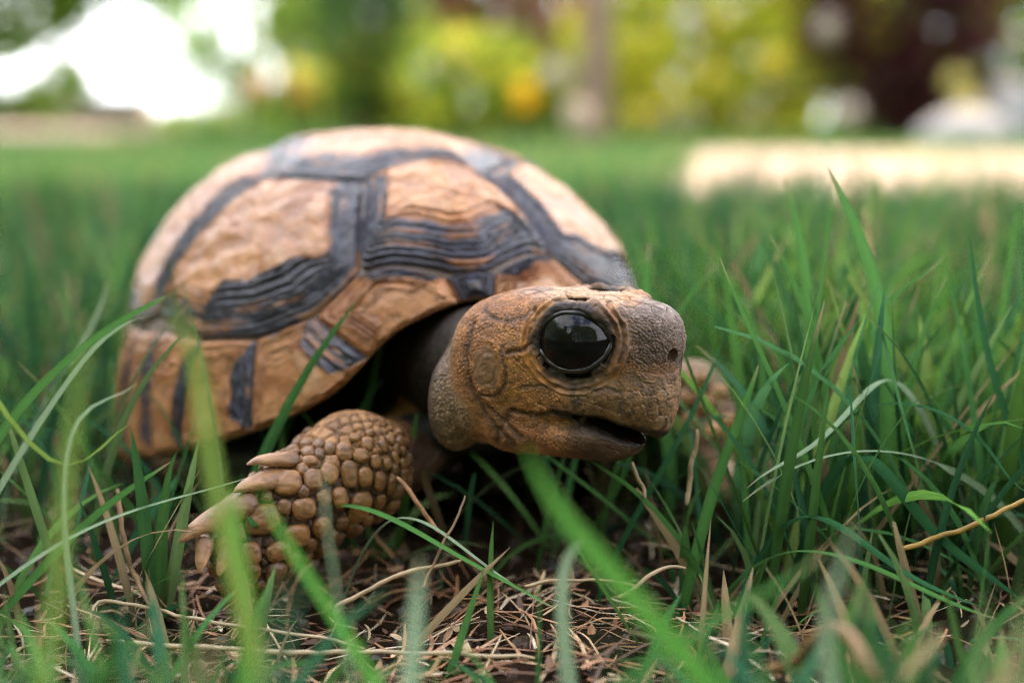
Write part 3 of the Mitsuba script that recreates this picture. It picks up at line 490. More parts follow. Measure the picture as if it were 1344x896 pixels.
# pebble scales of the right foreleg (x, y, z, half width, half height) and claws (root, tip, radius)
HB = [
    ('tallest green grass blade with arching tip, right of the tortoise', [(58.3, 212.4, 25.5), (57.1, 213.9, 41.9), (53.3, 214.9, 54.7), (47.8, 214.5, 65.3)], 2.92, 'g'),
    ('tall upright blade ending just left of the tallest arching blade', [(49.1, 225.1, 22.8), (48.4, 227.2, 42.6), (46.9, 227.7, 52.5), (43.9, 228.4, 63.3)], 2.35, 'g'),
    ('sharp blade slanting up left towards the snout, tip paler', [(43.1, 199.9, 23.2), (39.8, 201.1, 31.4), (34.6, 201.9, 42.5), (30.0, 202.4, 52.7)], 1.55, 'g'),
    ('narrow blade leaning left between the slanting blade and the tallest blade', [(50.5, 216.5, 19.7), (48.2, 218.0, 35.3), (44.8, 218.5, 45.5), (40.0, 219.0, 54.9)], 1.31, 'g'),
    ('thread-thin straight blade touching the arching tip of the tallest blade', [(47.5, 218.2, 24.3), (47.9, 219.5, 38.7), (49.4, 221.5, 51.8), (50.2, 222.3, 63.5)], 0.96, 'g'),
    ('dark green blade rising alone near the right edge of the lawn', [(77.6, 210.9, 22.3), (73.1, 211.9, 35.2), (70.9, 212.3, 44.5), (69.2, 212.9, 55.1)], 1.39, 'd'),
    ('upright blade whose tip bends right, second from the right edge', [(61.3, 215.8, 15.0), (61.5, 216.3, 24.7), (63.5, 217.2, 36.7), (67.7, 218.0, 48.3)], 1.43, 'g'),
    ('short blade pointing right behind the tallest blade', [(58.5, 223.4, 38.1), (61.0, 224.3, 43.8), (64.6, 224.8, 46.8), (69.5, 225.4, 50.6)], 0.98, 'g'),
    ('straight blade rising just right of the open mouth', [(27.0, 197.9, 10.6), (29.8, 199.4, 20.4), (32.9, 199.8, 29.4), (35.6, 200.1, 37.4)], 1.66, 'g'),
    ('upper of two pale cut blades lying beside the mouth', [(44.2, 196.5, 27.4), (41.5, 195.2, 25.8), (37.0, 193.9, 23.6), (33.1, 192.5, 21.1)], 1.08, 'p'),
    ('lower of two pale cut blades lying beside the mouth', [(44.7, 195.1, 24.9), (40.7, 193.9, 23.9), (36.3, 192.6, 22.0), (32.3, 191.2, 19.5)], 1.08, 'p'),
    ('dark blade leaning right just behind the snout', [(23.2, 208.5, 20.2), (26.0, 210.2, 24.8), (29.0, 212.1, 30.4), (32.4, 214.4, 38.8)], 1.17, 'd'),
    ('long arching green blade crossing in front of the left shell edge', [(-71.7, 180.8, 24.2), (-65.3, 181.3, 33.9), (-56.0, 181.7, 42.9), (-41.6, 181.9, 51.0)], 1.30, 'g'),
    ('pale thin blade joining the long arching blade at the left', [(-65.4, 183.5, 28.7), (-59.0, 184.0, 38.0), (-53.6, 183.9, 44.0), (-46.8, 183.3, 47.0)], 0.91, 'p'),
    ('broad blurred yellow-green blade standing left of the shell', [(-35.8, 108.0, 37.8), (-35.5, 110.0, 44.2), (-35.2, 112.0, 50.0), (-34.3, 113.7, 54.8)], 3.57, 'y'),
    ('broad blurred yellow-green blade leaning across the side of the shell', [(-24.7, 114.7, 41.7), (-25.6, 115.5, 46.7), (-26.7, 117.3, 51.6), (-29.9, 119.2, 57.5)], 3.09, 'y'),
    ('broad bright green blurred blade in front of the chin', [(13.9, 112.6, 28.4), (9.2, 114.4, 33.5), (5.1, 116.1, 38.0), (1.2, 118.1, 44.2)], 3.63, 'b'),
    ('wide dark green blurred blade in front of the claws', [(-23.9, 122.4, 26.1), (-24.5, 124.0, 29.9), (-25.4, 125.7, 34.4), (-25.5, 127.4, 39.0)], 3.23, 'b'),
    ('bright green blurred blade leaning left across the scaly foot', [(-14.6, 126.8, 22.2), (-17.9, 128.6, 26.8), (-21.7, 130.4, 32.3), (-24.5, 132.2, 37.1)], 2.19, 'b'),
    ('pale grey-green blurred blade standing in front of the scaly foot', [(-17.0, 134.2, 24.0), (-18.0, 136.0, 29.0), (-18.8, 137.8, 34.0), (-18.9, 139.6, 39.1)], 1.99, 'p'),
    ('pale blurred blade standing over the long straw at the bottom', [(-9.2, 117.5, 20.9), (-8.9, 119.3, 25.8), (-8.6, 120.9, 29.5), (-8.3, 122.5, 33.3)], 3.26, 'p'),
    ('thin pale blade pointing at the claws from the left', [(-62.3, 181.4, 15.1), (-55.8, 183.9, 18.3), (-48.1, 186.3, 20.6), (-35.7, 188.8, 23.8)], 0.93, 'p'),
    ('short green blade under the left shell edge pointing right', [(-59.7, 189.7, 16.4), (-56.0, 190.2, 19.5), (-52.2, 190.6, 22.2), (-47.6, 191.1, 25.2)], 1.17, 'g'),
    ('short yellowish blade low at the far left of the shell', [(-61.0, 179.5, 28.7), (-57.8, 180.3, 27.4), (-54.6, 181.6, 29.2), (-50.7, 183.1, 32.4)], 0.80, 'y'),
    ('short pale blade tip reaching the left shell edge', [(-55.8, 176.2, 33.5), (-54.1, 177.5, 35.7), (-51.5, 178.7, 36.9), (-48.6, 180.0, 38.5)], 1.08, 'p'),
    ('pale blurred blade standing behind the left side of the shell', [(-76.1, 247.0, 33.2), (-74.1, 247.6, 37.2), (-72.7, 248.1, 40.6), (-71.6, 248.7, 44.6)], 1.63, 'p'),
    ('green blade lying over the dry straw below the chin', [(-15.3, 192.6, 15.5), (-7.6, 189.0, 12.2), (-0.7, 186.5, 9.2), (7.1, 184.0, 5.7)], 1.59, 'g'),
    ('thin whitish blade lying beside the green blade below the chin', [(-8.8, 192.4, 14.0), (-4.5, 189.9, 11.4), (0.8, 187.4, 8.3), (5.0, 185.1, 6.4)], 0.85, 'p'),
    ('dark green blade lying low in the right lawn, upper of two', [(47.6, 185.5, 15.7), (52.3, 183.0, 12.5), (56.8, 180.7, 10.4), (61.8, 178.4, 8.8)], 1.33, 'd'),
    ('green blade lying low in the right lawn, lower of two', [(48.2, 183.1, 13.0), (52.8, 180.8, 11.4), (58.2, 178.5, 9.3), (63.6, 176.2, 7.8)], 1.22, 'g'),
    ('wide dark blade sloping down right under the ochre straw', [(55.0, 194.4, 20.6), (59.1, 192.6, 15.5), (64.1, 190.9, 11.1), (71.7, 189.0, 5.6)], 1.72, 'd'),
    ('slim blade leaning left just above the snout', [(42.6, 236.5, 30.9), (41.3, 237.5, 37.3), (37.4, 238.5, 43.7), (34.2, 239.2, 48.2)], 1.17, 'g'),
    ('short dark blade sloping off at the right edge', [(66.4, 200.6, 28.1), (69.4, 199.1, 25.0), (71.3, 197.7, 22.0), (75.3, 196.2, 19.0)], 1.32, 'd'),
    ('pale blurred blade bent like a hook below the chin', [(5.5, 143.4, 18.2), (5.4, 144.2, 23.0), (6.2, 144.7, 26.6), (8.4, 145.0, 28.2)], 1.63, 'p'),
    ('broad pale green blade standing behind the forehead', [(23.6, 242.6, 37.9), (23.4, 243.3, 41.8), (23.6, 244.1, 47.1), (24.0, 244.7, 51.3)], 2.39, 'g'),
    ('slim blade leaning right just behind the nose', [(27.1, 232.7, 39.3), (29.0, 233.2, 42.4), (31.6, 233.7, 45.6), (34.8, 234.2, 48.7)], 1.15, 'g'),
    ('pale blurred blade standing in the bottom right grass', [(27.2, 114.0, 24.5), (26.8, 114.8, 29.6), (27.8, 115.5, 34.1), (29.4, 116.2, 38.6)], 1.95, 'p'),
    ('blurred green blade sloping right in front of the bottom right grass', [(14.4, 122.2, 24.7), (20.1, 123.7, 27.8), (26.6, 125.2, 30.9), (29.3, 126.5, 32.7)], 1.82, 'g'),
]
HS = [
    ('longest pale straw lying flat along the bottom edge', [(-54.8, 181.5, 3.1), (-37.7, 178.5, 2.8), (-19.3, 177.4, 2.7), (2.8, 176.4, 2.5)], 0.91),
    ('curved tan straw looping from left over the long straw', [(-58.8, 187.7, 3.6), (-58.7, 189.9, 5.0), (-51.2, 188.0, 5.3), (-35.4, 182.8, 4.3), (-19.4, 178.5, 2.7)], 0.73),
    ('reddish straw leaning down from the scaly foot', [(-16.6, 198.5, 20.9), (-13.4, 196.9, 17.1), (-10.6, 195.3, 13.6), (-8.9, 194.2, 13.0)], 0.88),
    ('tan straw lying aslant below the scaly foot', [(-24.6, 187.9, 4.9), (-18.4, 189.4, 8.2), (-12.0, 190.7, 10.0), (-7.2, 191.9, 10.8)], 0.86),
    ('thin tan straw arched over the litter below the chin', [(1.9, 189.4, 7.9), (7.3, 189.5, 8.7), (12.6, 189.5, 8.9), (17.8, 188.4, 8.0)], 0.64),
    ('withered upright sheath in the dark gap right of the mouth', [(25.5, 198.9, 16.9), (25.7, 199.4, 20.4), (26.4, 200.0, 24.3), (27.3, 200.5, 27.5)], 1.00),
    ('pale withered bit hanging right below the chin', [(17.9, 201.8, 22.6), (18.5, 200.5, 20.7), (19.3, 199.3, 19.3), (19.4, 198.0, 18.0)], 0.78),
    ('ochre straw rising towards the right edge', [(54.5, 191.2, 13.0), (59.9, 191.4, 14.2), (66.0, 190.8, 17.0), (72.0, 190.3, 20.4)], 1.07),
    ('bent tan straw at the edge of the right grass', [(14.6, 187.2, 6.8), (18.9, 188.6, 9.4), (22.2, 189.8, 10.6), (24.1, 189.8, 10.3)], 0.74),
    ('brown straw leaning down from the left grass to the litter', [(-56.6, 194.4, 20.6), (-55.2, 192.6, 15.5), (-53.0, 189.7, 9.8), (-47.8, 184.9, 5.4)], 0.96),
    ('thin brown stalk standing in the shade under the chin', [(-12.4, 188.4, 8.0), (-9.4, 192.3, 13.4), (-7.8, 193.7, 16.3), (-6.8, 196.2, 19.0)], 0.54),
    ('blurred orange dead blade bent in the bottom right grass', [(29.3, 152.3, 10.3), (31.5, 143.2, 16.6), (33.2, 133.9, 21.8), (35.0, 128.4, 19.3)], 1.74),
]
CLAWS = [
    ((-32.5, 198.9, 23.7), (-38.5, 195.9, 23.6), 1.08),
    ((-33.7, 197.5, 21.3), (-40.1, 193.3, 20.0), 1.41),
    ((-38.8, 194.0, 18.0), (-47.4, 189.2, 13.5), 1.63),
    ((-43.1, 190.3, 13.5), (-43.3, 187.7, 9.9), 0.98),
    ((-39.9, 191.1, 12.4), (-41.1, 188.6, 9.1), 0.98),
]
PEBBLES = [(-21.4, 203.1, 25.0, 0.92, 1.11), (-19.1, 204.1, 24.4, 0.74, 1.11), (-20.2, 202.9, 23.9, 0.55, 0.55), (-22.2, 201.7, 23.5, 1.19, 1.1), (-20.1, 202.3, 22.5, 0.83, 1.1), (-18.5, 203.3, 21.9, 0.74, 0.92), (-23.8, 200.2, 21.2, 1.19, 2.01), (-21.6, 201.0, 20.5, 1.1, 1.47), (-19.6, 202.2, 19.6, 0.92, 1.48), (-18.0, 203.6, 18.8, 0.65, 1.67), (-22.5, 201.0, 15.9, 1.75, 2.48), (-19.8, 203.1, 16.1, 0.93, 1.49), (-25.1, 198.7, 18.0, 1.27, 1.54), (-29.8, 195.4, 17.3, 1.61, 1.52), (-28.7, 197.4, 21.0, 1.35, 1.71), (-26.6, 199.1, 21.5, 1.27, 1.63), (-32.2, 196.6, 20.8, 1.97, 1.88), (-29.5, 199.7, 23.2, 1.27, 0.91), (-24.6, 201.5, 24.2, 1.28, 1.47), (-26.3, 200.2, 22.9, 1.09, 1.09), (-35.7, 194.2, 16.1, 2.67, 2.13), (-30.9, 195.2, 13.3, 1.79, 1.79), (-33.3, 194.0, 11.4, 1.96, 1.43), (-27.5, 196.9, 14.2, 1.44, 1.62), (-17.4, 204.7, 22.4, 0.56, 1.12), (-40.9, 192.1, 12.7, 0.88, 1.41), (-18.2, 205.7, 25.0, 0.65, 0.84), (-23.3, 203.2, 25.9, 0.83, 0.74), (-21.0, 204.4, 26.2, 0.74, 0.56)]

def lookgrad(fn, p, e=.05):
    g = np.array([(fn((p + e * np.eye(3)[k])[None]) - fn((p - e * np.eye(3)[k])[None]))[0] for k in range(3)]); return g / np.linalg.norm(g)
SPH = trimesh.creation.icosphere(3)
LEGAX = np.array([-.55, -.35, -.75]); LEGAX /= np.linalg.norm(LEGAX)
prng = np.random.default_rng(5)
def pebble(p, w, h, col, tilt=0.0):
    n = lookgrad(rleg_sdf, np.asarray(p, float)); upv = np.array([0, 0, 1.0]) - n[2] * n; upv /= np.linalg.norm(upv); sd = np.cross(n, upv)
    c_, s_ = math.cos(tilt), math.sin(tilt); upv, sd = upv * c_ + sd * s_, sd * c_ - upv * s_
    V = np.sign(SPH.vertices) * np.abs(SPH.vertices) ** .78
    V = V * (1 + .16 * (vfbm(SPH.vertices * 1.6 + prng.random(3) * 50, 2) - .5))[:, None]
    t = .5 * min(w, h) + .45
    V = V + (SPH.vertices * (vfbm(V * 2.6 + prng.random(3) * 40, 3, 3)[:, None] - .5) * .16)
    W = np.asarray(p) - n * .15 + V[:, :1] * sd * w * 1.06 + V[:, 1:2] * upv * h * 1.04 + V[:, 2:] * n * t
    m = vfbm(W / .8, 3, 31); c = lerp3(np.array(col), np.array(col) * .55, sstep(.45, .8, m)); c = lerp3(c, np.array([.05, .028, .018]), (1 - sstep(-.1, .45, V[:, 2])) * .8)
    add(num('tortoise__body__scale'), W, SPH.faces, 'claw_material', True, color=c)
for k_, (x, y, z, w, h) in enumerate(PEBBLES):
    pebble((x, y, z), w, h, np.array([.29, .128, .042]) * (.7 + .4 * prng.random()), prng.normal() * .12)
bv = body_v[(rleg_sdf(body_v) < .8) & (body_v[:, 2] < 25) & (body_v[:, 1] < 214)]; bv = bv[prng.permutation(len(bv))[:6000]]
bn = grad(rleg_sdf, bv); bv = bv[(bn @ np.array([-.1, -.95, .25])) > .0]
have = [(np.array(q[:3]), (q[3] + q[4]) / 2) for q in PEBBLES] + [(np.array(c_[0]), 1.6) for c_ in CLAWS]
for q in bv:
    if len(have) > 130: break
    r_ = 1.05 + .5 * prng.random() if q[2] < 19 else .75 + .25 * prng.random()
    if all(np.linalg.norm(q - c_) > (r_ + rr_) * .93 for c_, rr_ in have):
        have.append((q, r_)); pebble(q, r_ * (.9 + .2 * prng.random()), r_ * (1 + .3 * prng.random()), np.array([.23, .100, .036]) * (.55 + .5 * prng.random()), prng.normal() * .3)
for (a_, b_, r) in CLAWS:
    a_, b_ = np.array(a_), np.array(b_); b_ = a_ + (b_ - a_) * .9; t = np.linspace(0, 1, 22); ln = np.linalg.norm(b_ - a_)
    r = r * 1.12; mid = (a_ + b_) / 2 + [0, 0, .05 * ln]
    root = a_ - (b_ - a_) * .25
    pts = bez([root, a_, mid, b_], 22); rad = r * np.interp(t, [0, .1, .3, .55, .8, .93, 1], [.9, 1.15, 1.2, 1.0, .66, .36, .10])
    V, F = tube(pts, rad, 18); V = V + (vfbm(V / 1.4, 3, 17)[:, None] - .5) * .35
    tt = np.r_[np.repeat(t, 18), 0, 1]; m = vfbm(V / 1.2, 3, 41)
    c = lerp3(np.array([.25, .115, .045]), np.array([.42, .215, .105]), sstep(.2, .8, tt)); c = lerp3(c, np.array([.12, .06, .035]), sstep(.5, .7, m) * .6); strk = vnoise(np.stack([np.r_[np.tile(np.arange(18) * .9, 22), 0, 0], tt * 1.5, tt * 0], 1), 6); c *= (.55 + .5 * m + .35 * strk)[:, None]; c = lerp3(c, np.array([.08, .045, .03]), (1 - sstep(.05, .25, tt)) * .6)
    axc = (b_ - a_) / ln; zc = np.array([0, -.45, .9]); zc -= (zc @ axc) * axc; zc /= np.linalg.norm(zc); off = ((V - pts[np.r_[np.repeat(np.arange(22), 18), 0, 21]]) @ zc)
    V = V - .30 * off[:, None] * zc
    add(num('tortoise__claw'), V, F, 'claw_material', True, color=np.clip(c, 0, 1))
for a_, b_ in (((36.5, 241, 13), (40, 234, 9)), ((39.5, 242, 13), (44.5, 236, 9)), ((41.5, 244.5, 14), (48, 240, 10))):   # far foot
    V, F = tube(bez([a_, (np.array(a_) + b_) / 2 + [0, 0, .8], b_], 12), 1.5 * np.interp(np.linspace(0, 1, 12), [0, .3, 1], [1, 1.1, .25]), 14)
    add(num('tortoise__claw'), V, F, 'claw_material', True, color=np.broadcast_to(np.array([.42, .26, .16]), V.shape))
for x, y, z in ((29.5, 247.6, 27.2), (33.3, 246.2, 26.5), (37.0, 246.0, 24.0), (34.2, 243.9, 22.4), (38.5, 241.2, 20.0), (35.8, 240.7, 18.4), (30.2, 245.6, 23.2), (40.6, 241.8, 16.6), (27.0, 250.2, 26.0), (32.0, 245.2, 19.4)):
    V = SPH.vertices * [2.1, 1.4, 1.9] + [x, y, z]
    add(num('tortoise__body__scale'), V, SPH.faces, 'claw_material', True, color=np.broadcast_to(np.array([.38, .185, .075]) * (.8 + .4 * prng.random()), V.shape))

# ------------------------------------------------------------------ grass
GREENS = np.array([[.050, .136, .040], [.072, .175, .044], [.032, .100, .042], [.100, .205, .052], [.046, .132, .066], [.14, .225, .080]])
def blade_strip(C, W, S, droop=.22):
    """C: centre lines (n, k, 3), W: half widths (n, k), S: sideways unit vectors (n, k, 3). Three vertices across, folded along the midrib."""
    n, k, _ = C.shape; t = np.gradient(C, axis=1); t /= np.maximum(np.linalg.norm(t, axis=2, keepdims=True), 1e-9)
    nn = np.cross(S, t); nn /= np.maximum(np.linalg.norm(nn, axis=2, keepdims=True), 1e-9)
    V = np.stack([C - S * W[..., None] + nn * W[..., None] * droop, C, C + S * W[..., None] + nn * W[..., None] * droop], 2)
    i = np.arange(n)[:, None, None] * k * 3 + np.arange(k - 1)[None, :, None] * 3 + np.array([0, 1])[None, None]
    q = np.stack([i, i + 1, i + 4, i + 3], -1).reshape(-1, 4)
    return V.reshape(-1, 3), np.vstack([q[:, [0, 1, 2]], q[:, [0, 2, 3]]])
def make_blades(x, y, hgt, wid, k, rng, lean=.5, dry=.07, pal=GREENS):
    n = len(x); az = rng.random(n) * 2 * np.pi; ln = lean * np.abs(rng.normal(size=n)) + .06; cu = rng.random(n) ** 1.5 * 1.2
    t = np.linspace(0, 1, k)[None]
    ang = ln[:, None] + cu[:, None] * t ** 1.6                       # angle from upright along the blade
    ds = hgt[:, None] / (k - 1)
    hx = np.cumsum(np.sin(ang) * ds, 1) - np.sin(ang[:, :1]) * ds; hz = np.cumsum(np.cos(ang) * ds, 1) - np.cos(ang[:, :1]) * ds
    side = rng.normal(size=n)[:, None] * .10 * hgt[:, None] * t ** 2
    C = np.stack([x[:, None] + hx * np.cos(az)[:, None] - side * np.sin(az)[:, None], y[:, None] + hx * np.sin(az)[:, None] + side * np.cos(az)[:, None], gz(x, y)[:, None] - 1.5 + hz], -1)
    tw = az + np.pi / 2 + rng.normal(size=n) * .5; tws = rng.normal(size=n) * .8
    a_ = tw[:, None] + tws[:, None] * t; S = np.stack([np.cos(a_), np.sin(a_), 0 * a_], -1)
    T_ = np.gradient(C, axis=1); T_ /= np.maximum(np.linalg.norm(T_, axis=2, keepdims=True), 1e-9); S = S - (S * T_).sum(2, keepdims=True) * T_; S /= np.maximum(np.linalg.norm(S, axis=2, keepdims=True), 1e-6)
    cutt = (rng.random(n) < .2)[:, None]
    W = wid[:, None] / 2 * np.where(cutt, np.interp(t, [0, .2, .7, .97, 1], [.6, 1, .8, .5, .3]), np.interp(t, [0, .2, .55, .85, 1], [.6, 1, .9, .5, .04]))
    V, F = blade_strip(C, W, S)
    base = pal[rng.integers(0, len(pal), n)] * (.55 + .8 * rng.random((n, 1)))
    isdry = (rng.random(n) < dry)[:, None]; base = np.where(isdry, np.array([.34, .24, .13]) * (.6 + .6 * rng.random((n, 1))), base)
    col = base[:, None] * np.ones((1, k, 1)); tt = t[..., None]
    col = col * (1 + .22 * (vnoise(C * [.35, .35, .9], 3)[..., None] - .5) * 2) * (1 - .5 * (1 - sstep(0, .45, tt))) + np.array([.06, .055, .02]) * .5 * (1 - sstep(0, .3, tt))  # blade colour darkened towards the root, shading painted in
    tipdry = (rng.random(n) < .16)[:, None, None]; col = np.where(tipdry, col + (np.array([.36, .27, .15]) - col) * sstep(.86, .99, tt), col)
    col = np.repeat(col[:, :, None], 3, 2); col[:, :, 1] *= 1.18
    return V, F, np.clip(col, 0, 1).reshape(-1, 3)
def shell_local(x, y):
    dx, dy = x - CX, y - CY
    return dx * math.sin(PSI) - dy * math.cos(PSI), dx * math.cos(PSI) + dy * math.sin(PSI)
def allowed(x, y):
    """Where grass can stand, as a density factor: not under the tortoise, thin on the trodden litter before it."""
    lx, ly = shell_local(x, y)
    f = 1 - (1 - sstep(.94, 1.06, np.hypot(lx / 68, ly / 51)))
    f = f * sstep(12, 17, np.hypot((x + 32) / 1.2, y - 203)) * sstep(9, 13, np.hypot((x - 36), y - 250)) * (1 - .8 * (1 - sstep(.7, 1.1, np.hypot((x - 32) / 9, (y - 237) / 9)))) * (1 - .75 * (1 - sstep(.7, 1.15, np.hypot((x + 64) / 26, (y - 222) / 24))))
    dark = 1 - sstep(.8, 1.15, np.hypot((x - 1) / 27, (y - 205) / 22)); f = f * (1 - .97 * dark)
    lit = 1 - sstep(.75, 1.2, np.hypot((x + 16) / 46, (y - 180) / 20)); return f * (1 - .70 * lit)
def scatter(n, y0, y1, rng, spread=.44, m=70):
    y = np.sqrt(rng.random(n) * (y1 ** 2 - y0 ** 2) + y0 ** 2); x = (rng.random(n) * 2 - 1) * (spread * y + m); return x, y
grng = np.random.default_rng(2)
def onpath(x, y): return ((x > 110 + .125 * (y - 1000) + 60 * (vfbm(np.stack([x / 150, y / 150, 0 * x], -1), 2, 31) - .5) * 2) & (y > 1030 + 90 * (vfbm(np.stack([x / 110, y / 400, 0 * x], -1), 2, 33) - .5) * 2) & (y < 3250 - 300 * np.maximum(x / 1000 - .36, 0))) | ((y > 5200) & (y < 11000) & (x > -2900 - .26 * (y - 5200)) & (x < -1700 - .16 * (y - 5400)))
parts = []
x, y = scatter(17000, 95, 700, grng); cl = vfbm(np.stack([x / 28, y / 28, 0 * x], -1), 2, 4); k_ = grng.random(len(x)) < allowed(x, y) * np.clip(.25 + 1.6 * (cl - .25), .1, 1); x, y = x[k_], y[k_]
h = np.minimum((26 + 26 * grng.random(len(x)) ** 1.3) * (.8 + .5 * vfbm(np.stack([x / 60, y / 60, 0 * x], -1), 2, 6)), np.where(y < 190, np.clip(66 - .36 * y, 6, 60) * .9, 80))
h *= np.where((x > 20) & (y > 200), 1.0 + .28 * (1 - sstep(450, 700, y)), 1.0) * (.75 + .5 * vfbm(np.stack([x / 18, y / 18, 0 * x], -1), 2, 16))
zone = np.maximum(1 - sstep(.8, 1.15, np.hypot((x - 1) / 30, (y - 200) / 26)), 1 - sstep(.75, 1.2, np.hypot((x + 12) / 46, (y - 178) / 26))); h *= 1 - .76 * zone
h = np.minimum(h, np.where(y < 330, 56, 62) - 5 * grng.random(len(x)))
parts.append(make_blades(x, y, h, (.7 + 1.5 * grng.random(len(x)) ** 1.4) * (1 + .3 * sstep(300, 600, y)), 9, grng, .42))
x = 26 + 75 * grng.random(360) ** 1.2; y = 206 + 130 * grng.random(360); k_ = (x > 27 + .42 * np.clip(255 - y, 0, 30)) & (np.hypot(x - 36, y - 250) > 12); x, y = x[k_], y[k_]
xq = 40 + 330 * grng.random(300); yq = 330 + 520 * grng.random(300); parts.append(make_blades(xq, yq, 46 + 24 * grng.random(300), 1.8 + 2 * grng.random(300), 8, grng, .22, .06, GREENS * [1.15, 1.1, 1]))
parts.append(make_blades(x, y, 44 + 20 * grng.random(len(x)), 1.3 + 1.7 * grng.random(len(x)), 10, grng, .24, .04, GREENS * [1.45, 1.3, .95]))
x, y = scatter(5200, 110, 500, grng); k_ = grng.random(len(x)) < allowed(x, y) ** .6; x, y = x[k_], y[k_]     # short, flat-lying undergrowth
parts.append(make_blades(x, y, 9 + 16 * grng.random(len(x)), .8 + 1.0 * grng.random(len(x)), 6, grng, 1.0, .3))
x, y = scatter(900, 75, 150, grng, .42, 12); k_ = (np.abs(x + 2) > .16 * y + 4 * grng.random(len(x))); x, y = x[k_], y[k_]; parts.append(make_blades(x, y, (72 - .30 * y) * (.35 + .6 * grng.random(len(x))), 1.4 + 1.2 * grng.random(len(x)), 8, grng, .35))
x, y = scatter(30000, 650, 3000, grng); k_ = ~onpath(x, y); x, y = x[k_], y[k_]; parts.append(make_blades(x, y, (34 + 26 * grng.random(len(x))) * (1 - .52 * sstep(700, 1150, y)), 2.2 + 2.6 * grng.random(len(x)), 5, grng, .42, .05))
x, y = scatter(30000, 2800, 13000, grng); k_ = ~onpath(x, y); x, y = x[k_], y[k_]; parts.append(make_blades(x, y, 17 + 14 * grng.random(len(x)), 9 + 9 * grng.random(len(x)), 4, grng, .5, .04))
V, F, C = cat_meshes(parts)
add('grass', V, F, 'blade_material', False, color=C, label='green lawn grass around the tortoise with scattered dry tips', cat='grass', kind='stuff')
# single blades and straws
HCOL = dict(g=(.080, .200, .050), d=(.034, .110, .042), p=(.25, .33, .20), y=(.20, .29, .06), b=(.10, .27, .045))
hrng = np.random.default_rng(8)
for lab, P, w, kind in HB:
    P = [np.array(p) for p in P]; w = w * (.62 if P[0][1] < 135 else 1); g0 = float(gz(np.array([P[0][0]]), np.array([P[0][1]]))[0])
    if P[0][2] - g0 > 5:
        d = P[0] - P[1]; d[2] = -abs(d[2]) - .25 * np.linalg.norm(d[:2]); d /= np.linalg.norm(d); P.insert(0, P[0] + d * min((P[0][2] - g0 + 1) / max(-d[2], .3), 45)); P[0][2] = g0 - 1
    C = bez(P, 26)[None]; t = np.linspace(0, 1, 26)
    tt = np.gradient(C, axis=1); tt /= np.linalg.norm(tt, axis=2, keepdims=True)
    a0 = hrng.normal() * .45; S = np.broadcast_to(np.array([math.cos(a0), math.sin(a0), 0]), C.shape); S = S - (S * tt).sum(2, keepdims=True) * tt
    flat = np.linalg.norm(S, axis=2, keepdims=True); alt = np.cross(tt, [0, 0, 1.0]); S = np.where(flat < .45, alt, S); S = S / np.maximum(np.linalg.norm(S, axis=2, keepdims=True), 1e-6)
    W = w / 2 * np.interp(t, [0, .15, .5, .85, .97, 1], [.7, .95, 1.05, .7, .25, .06])[None]
    V, F = blade_strip(C, W, S, .3)
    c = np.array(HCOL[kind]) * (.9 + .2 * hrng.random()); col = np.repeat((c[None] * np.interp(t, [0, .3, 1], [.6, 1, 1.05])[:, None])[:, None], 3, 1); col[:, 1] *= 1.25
    if kind in 'gp': col = col + (np.array([.42, .34, .2]) - col) * sstep(.93, 1, t)[:, None, None]
    add(num('grass_blade'), V, F, 'blade_material', True, color=np.clip(col, 0, 1).reshape(-1, 3), label=lab, cat='grass blade', group='single grass blades standing out from the lawn')
for lab, P, w in HS:
    C = bez(P, 30); C = C + (np.stack([vfbm(C / 5, 3, 3 + q_) for q_ in range(3)], 1) - .5) * [1.6, 1.6, 1.2]
    V, F = tube(C, .8 * w / 2 * np.interp(np.linspace(0, 1, 30), [0, .05, .5, .95, 1], [.6, 1, .95, .8, .5]) * (.85 + .3 * vnoise(C / 3)), 9)
    base = {'reddish': (.36, .17, .08), 'ochre': (.42, .24, .06), 'brown': (.25, .14, .07), 'orange': (.26, .14, .06), 'long': (.52, .38, .23)}.get(next((k for k in ('reddish', 'ochre', 'brown', 'orange', 'long') if k in lab), ''), (.46, .31, .18))
    add(num('dry_straw'), V, F, 'straw_material', True, color=np.clip(np.array(base) * (.35 + 1.1 * vfbm(V / [2.0, 2.0, 2.0], 4, 9))[:, None], 0, 1), label=lab, cat='straw', group='dry straws lying about the tortoise')
# the dry litter under the lawn
trng = np.random.default_rng(4); parts = []
x, y = scatter(15000, 140, 420, trng); lit = 1 - sstep(.8, 1.5, np.hypot((x + 16) / 50, (y - 184) / 26))
lx, ly = shell_local(x, y); k_ = (trng.random(len(x)) < .22 + .78 * lit) & (np.hypot(lx / 66, ly / 49) > 1); x, y, lit = x[k_], y[k_], lit[k_]
n = len(x); az = trng.random(n) * np.pi * 2; ln = 4 + 20 * trng.random(n) ** 2.2; r = .10 + .40 * trng.random(n) ** 2.6; tilt = trng.normal(size=n) * .20; bend = trng.normal(size=n) * .09
t = np.linspace(-.5, .5, 6)
C = np.stack([x[:, None] + np.cos(az)[:, None] * ln[:, None] * t - np.sin(az)[:, None] * (bend * ln)[:, None] * t ** 2 * 3, y[:, None] + np.sin(az)[:, None] * ln[:, None] * t + np.cos(az)[:, None] * (bend * ln)[:, None] * t ** 2 * 3, 0 * x[:, None] + tilt[:, None] * ln[:, None] * t], -1)
C[..., 2] += gz(C[..., 0], C[..., 1]) + trng.random(n)[:, None] * 2.6 + .2
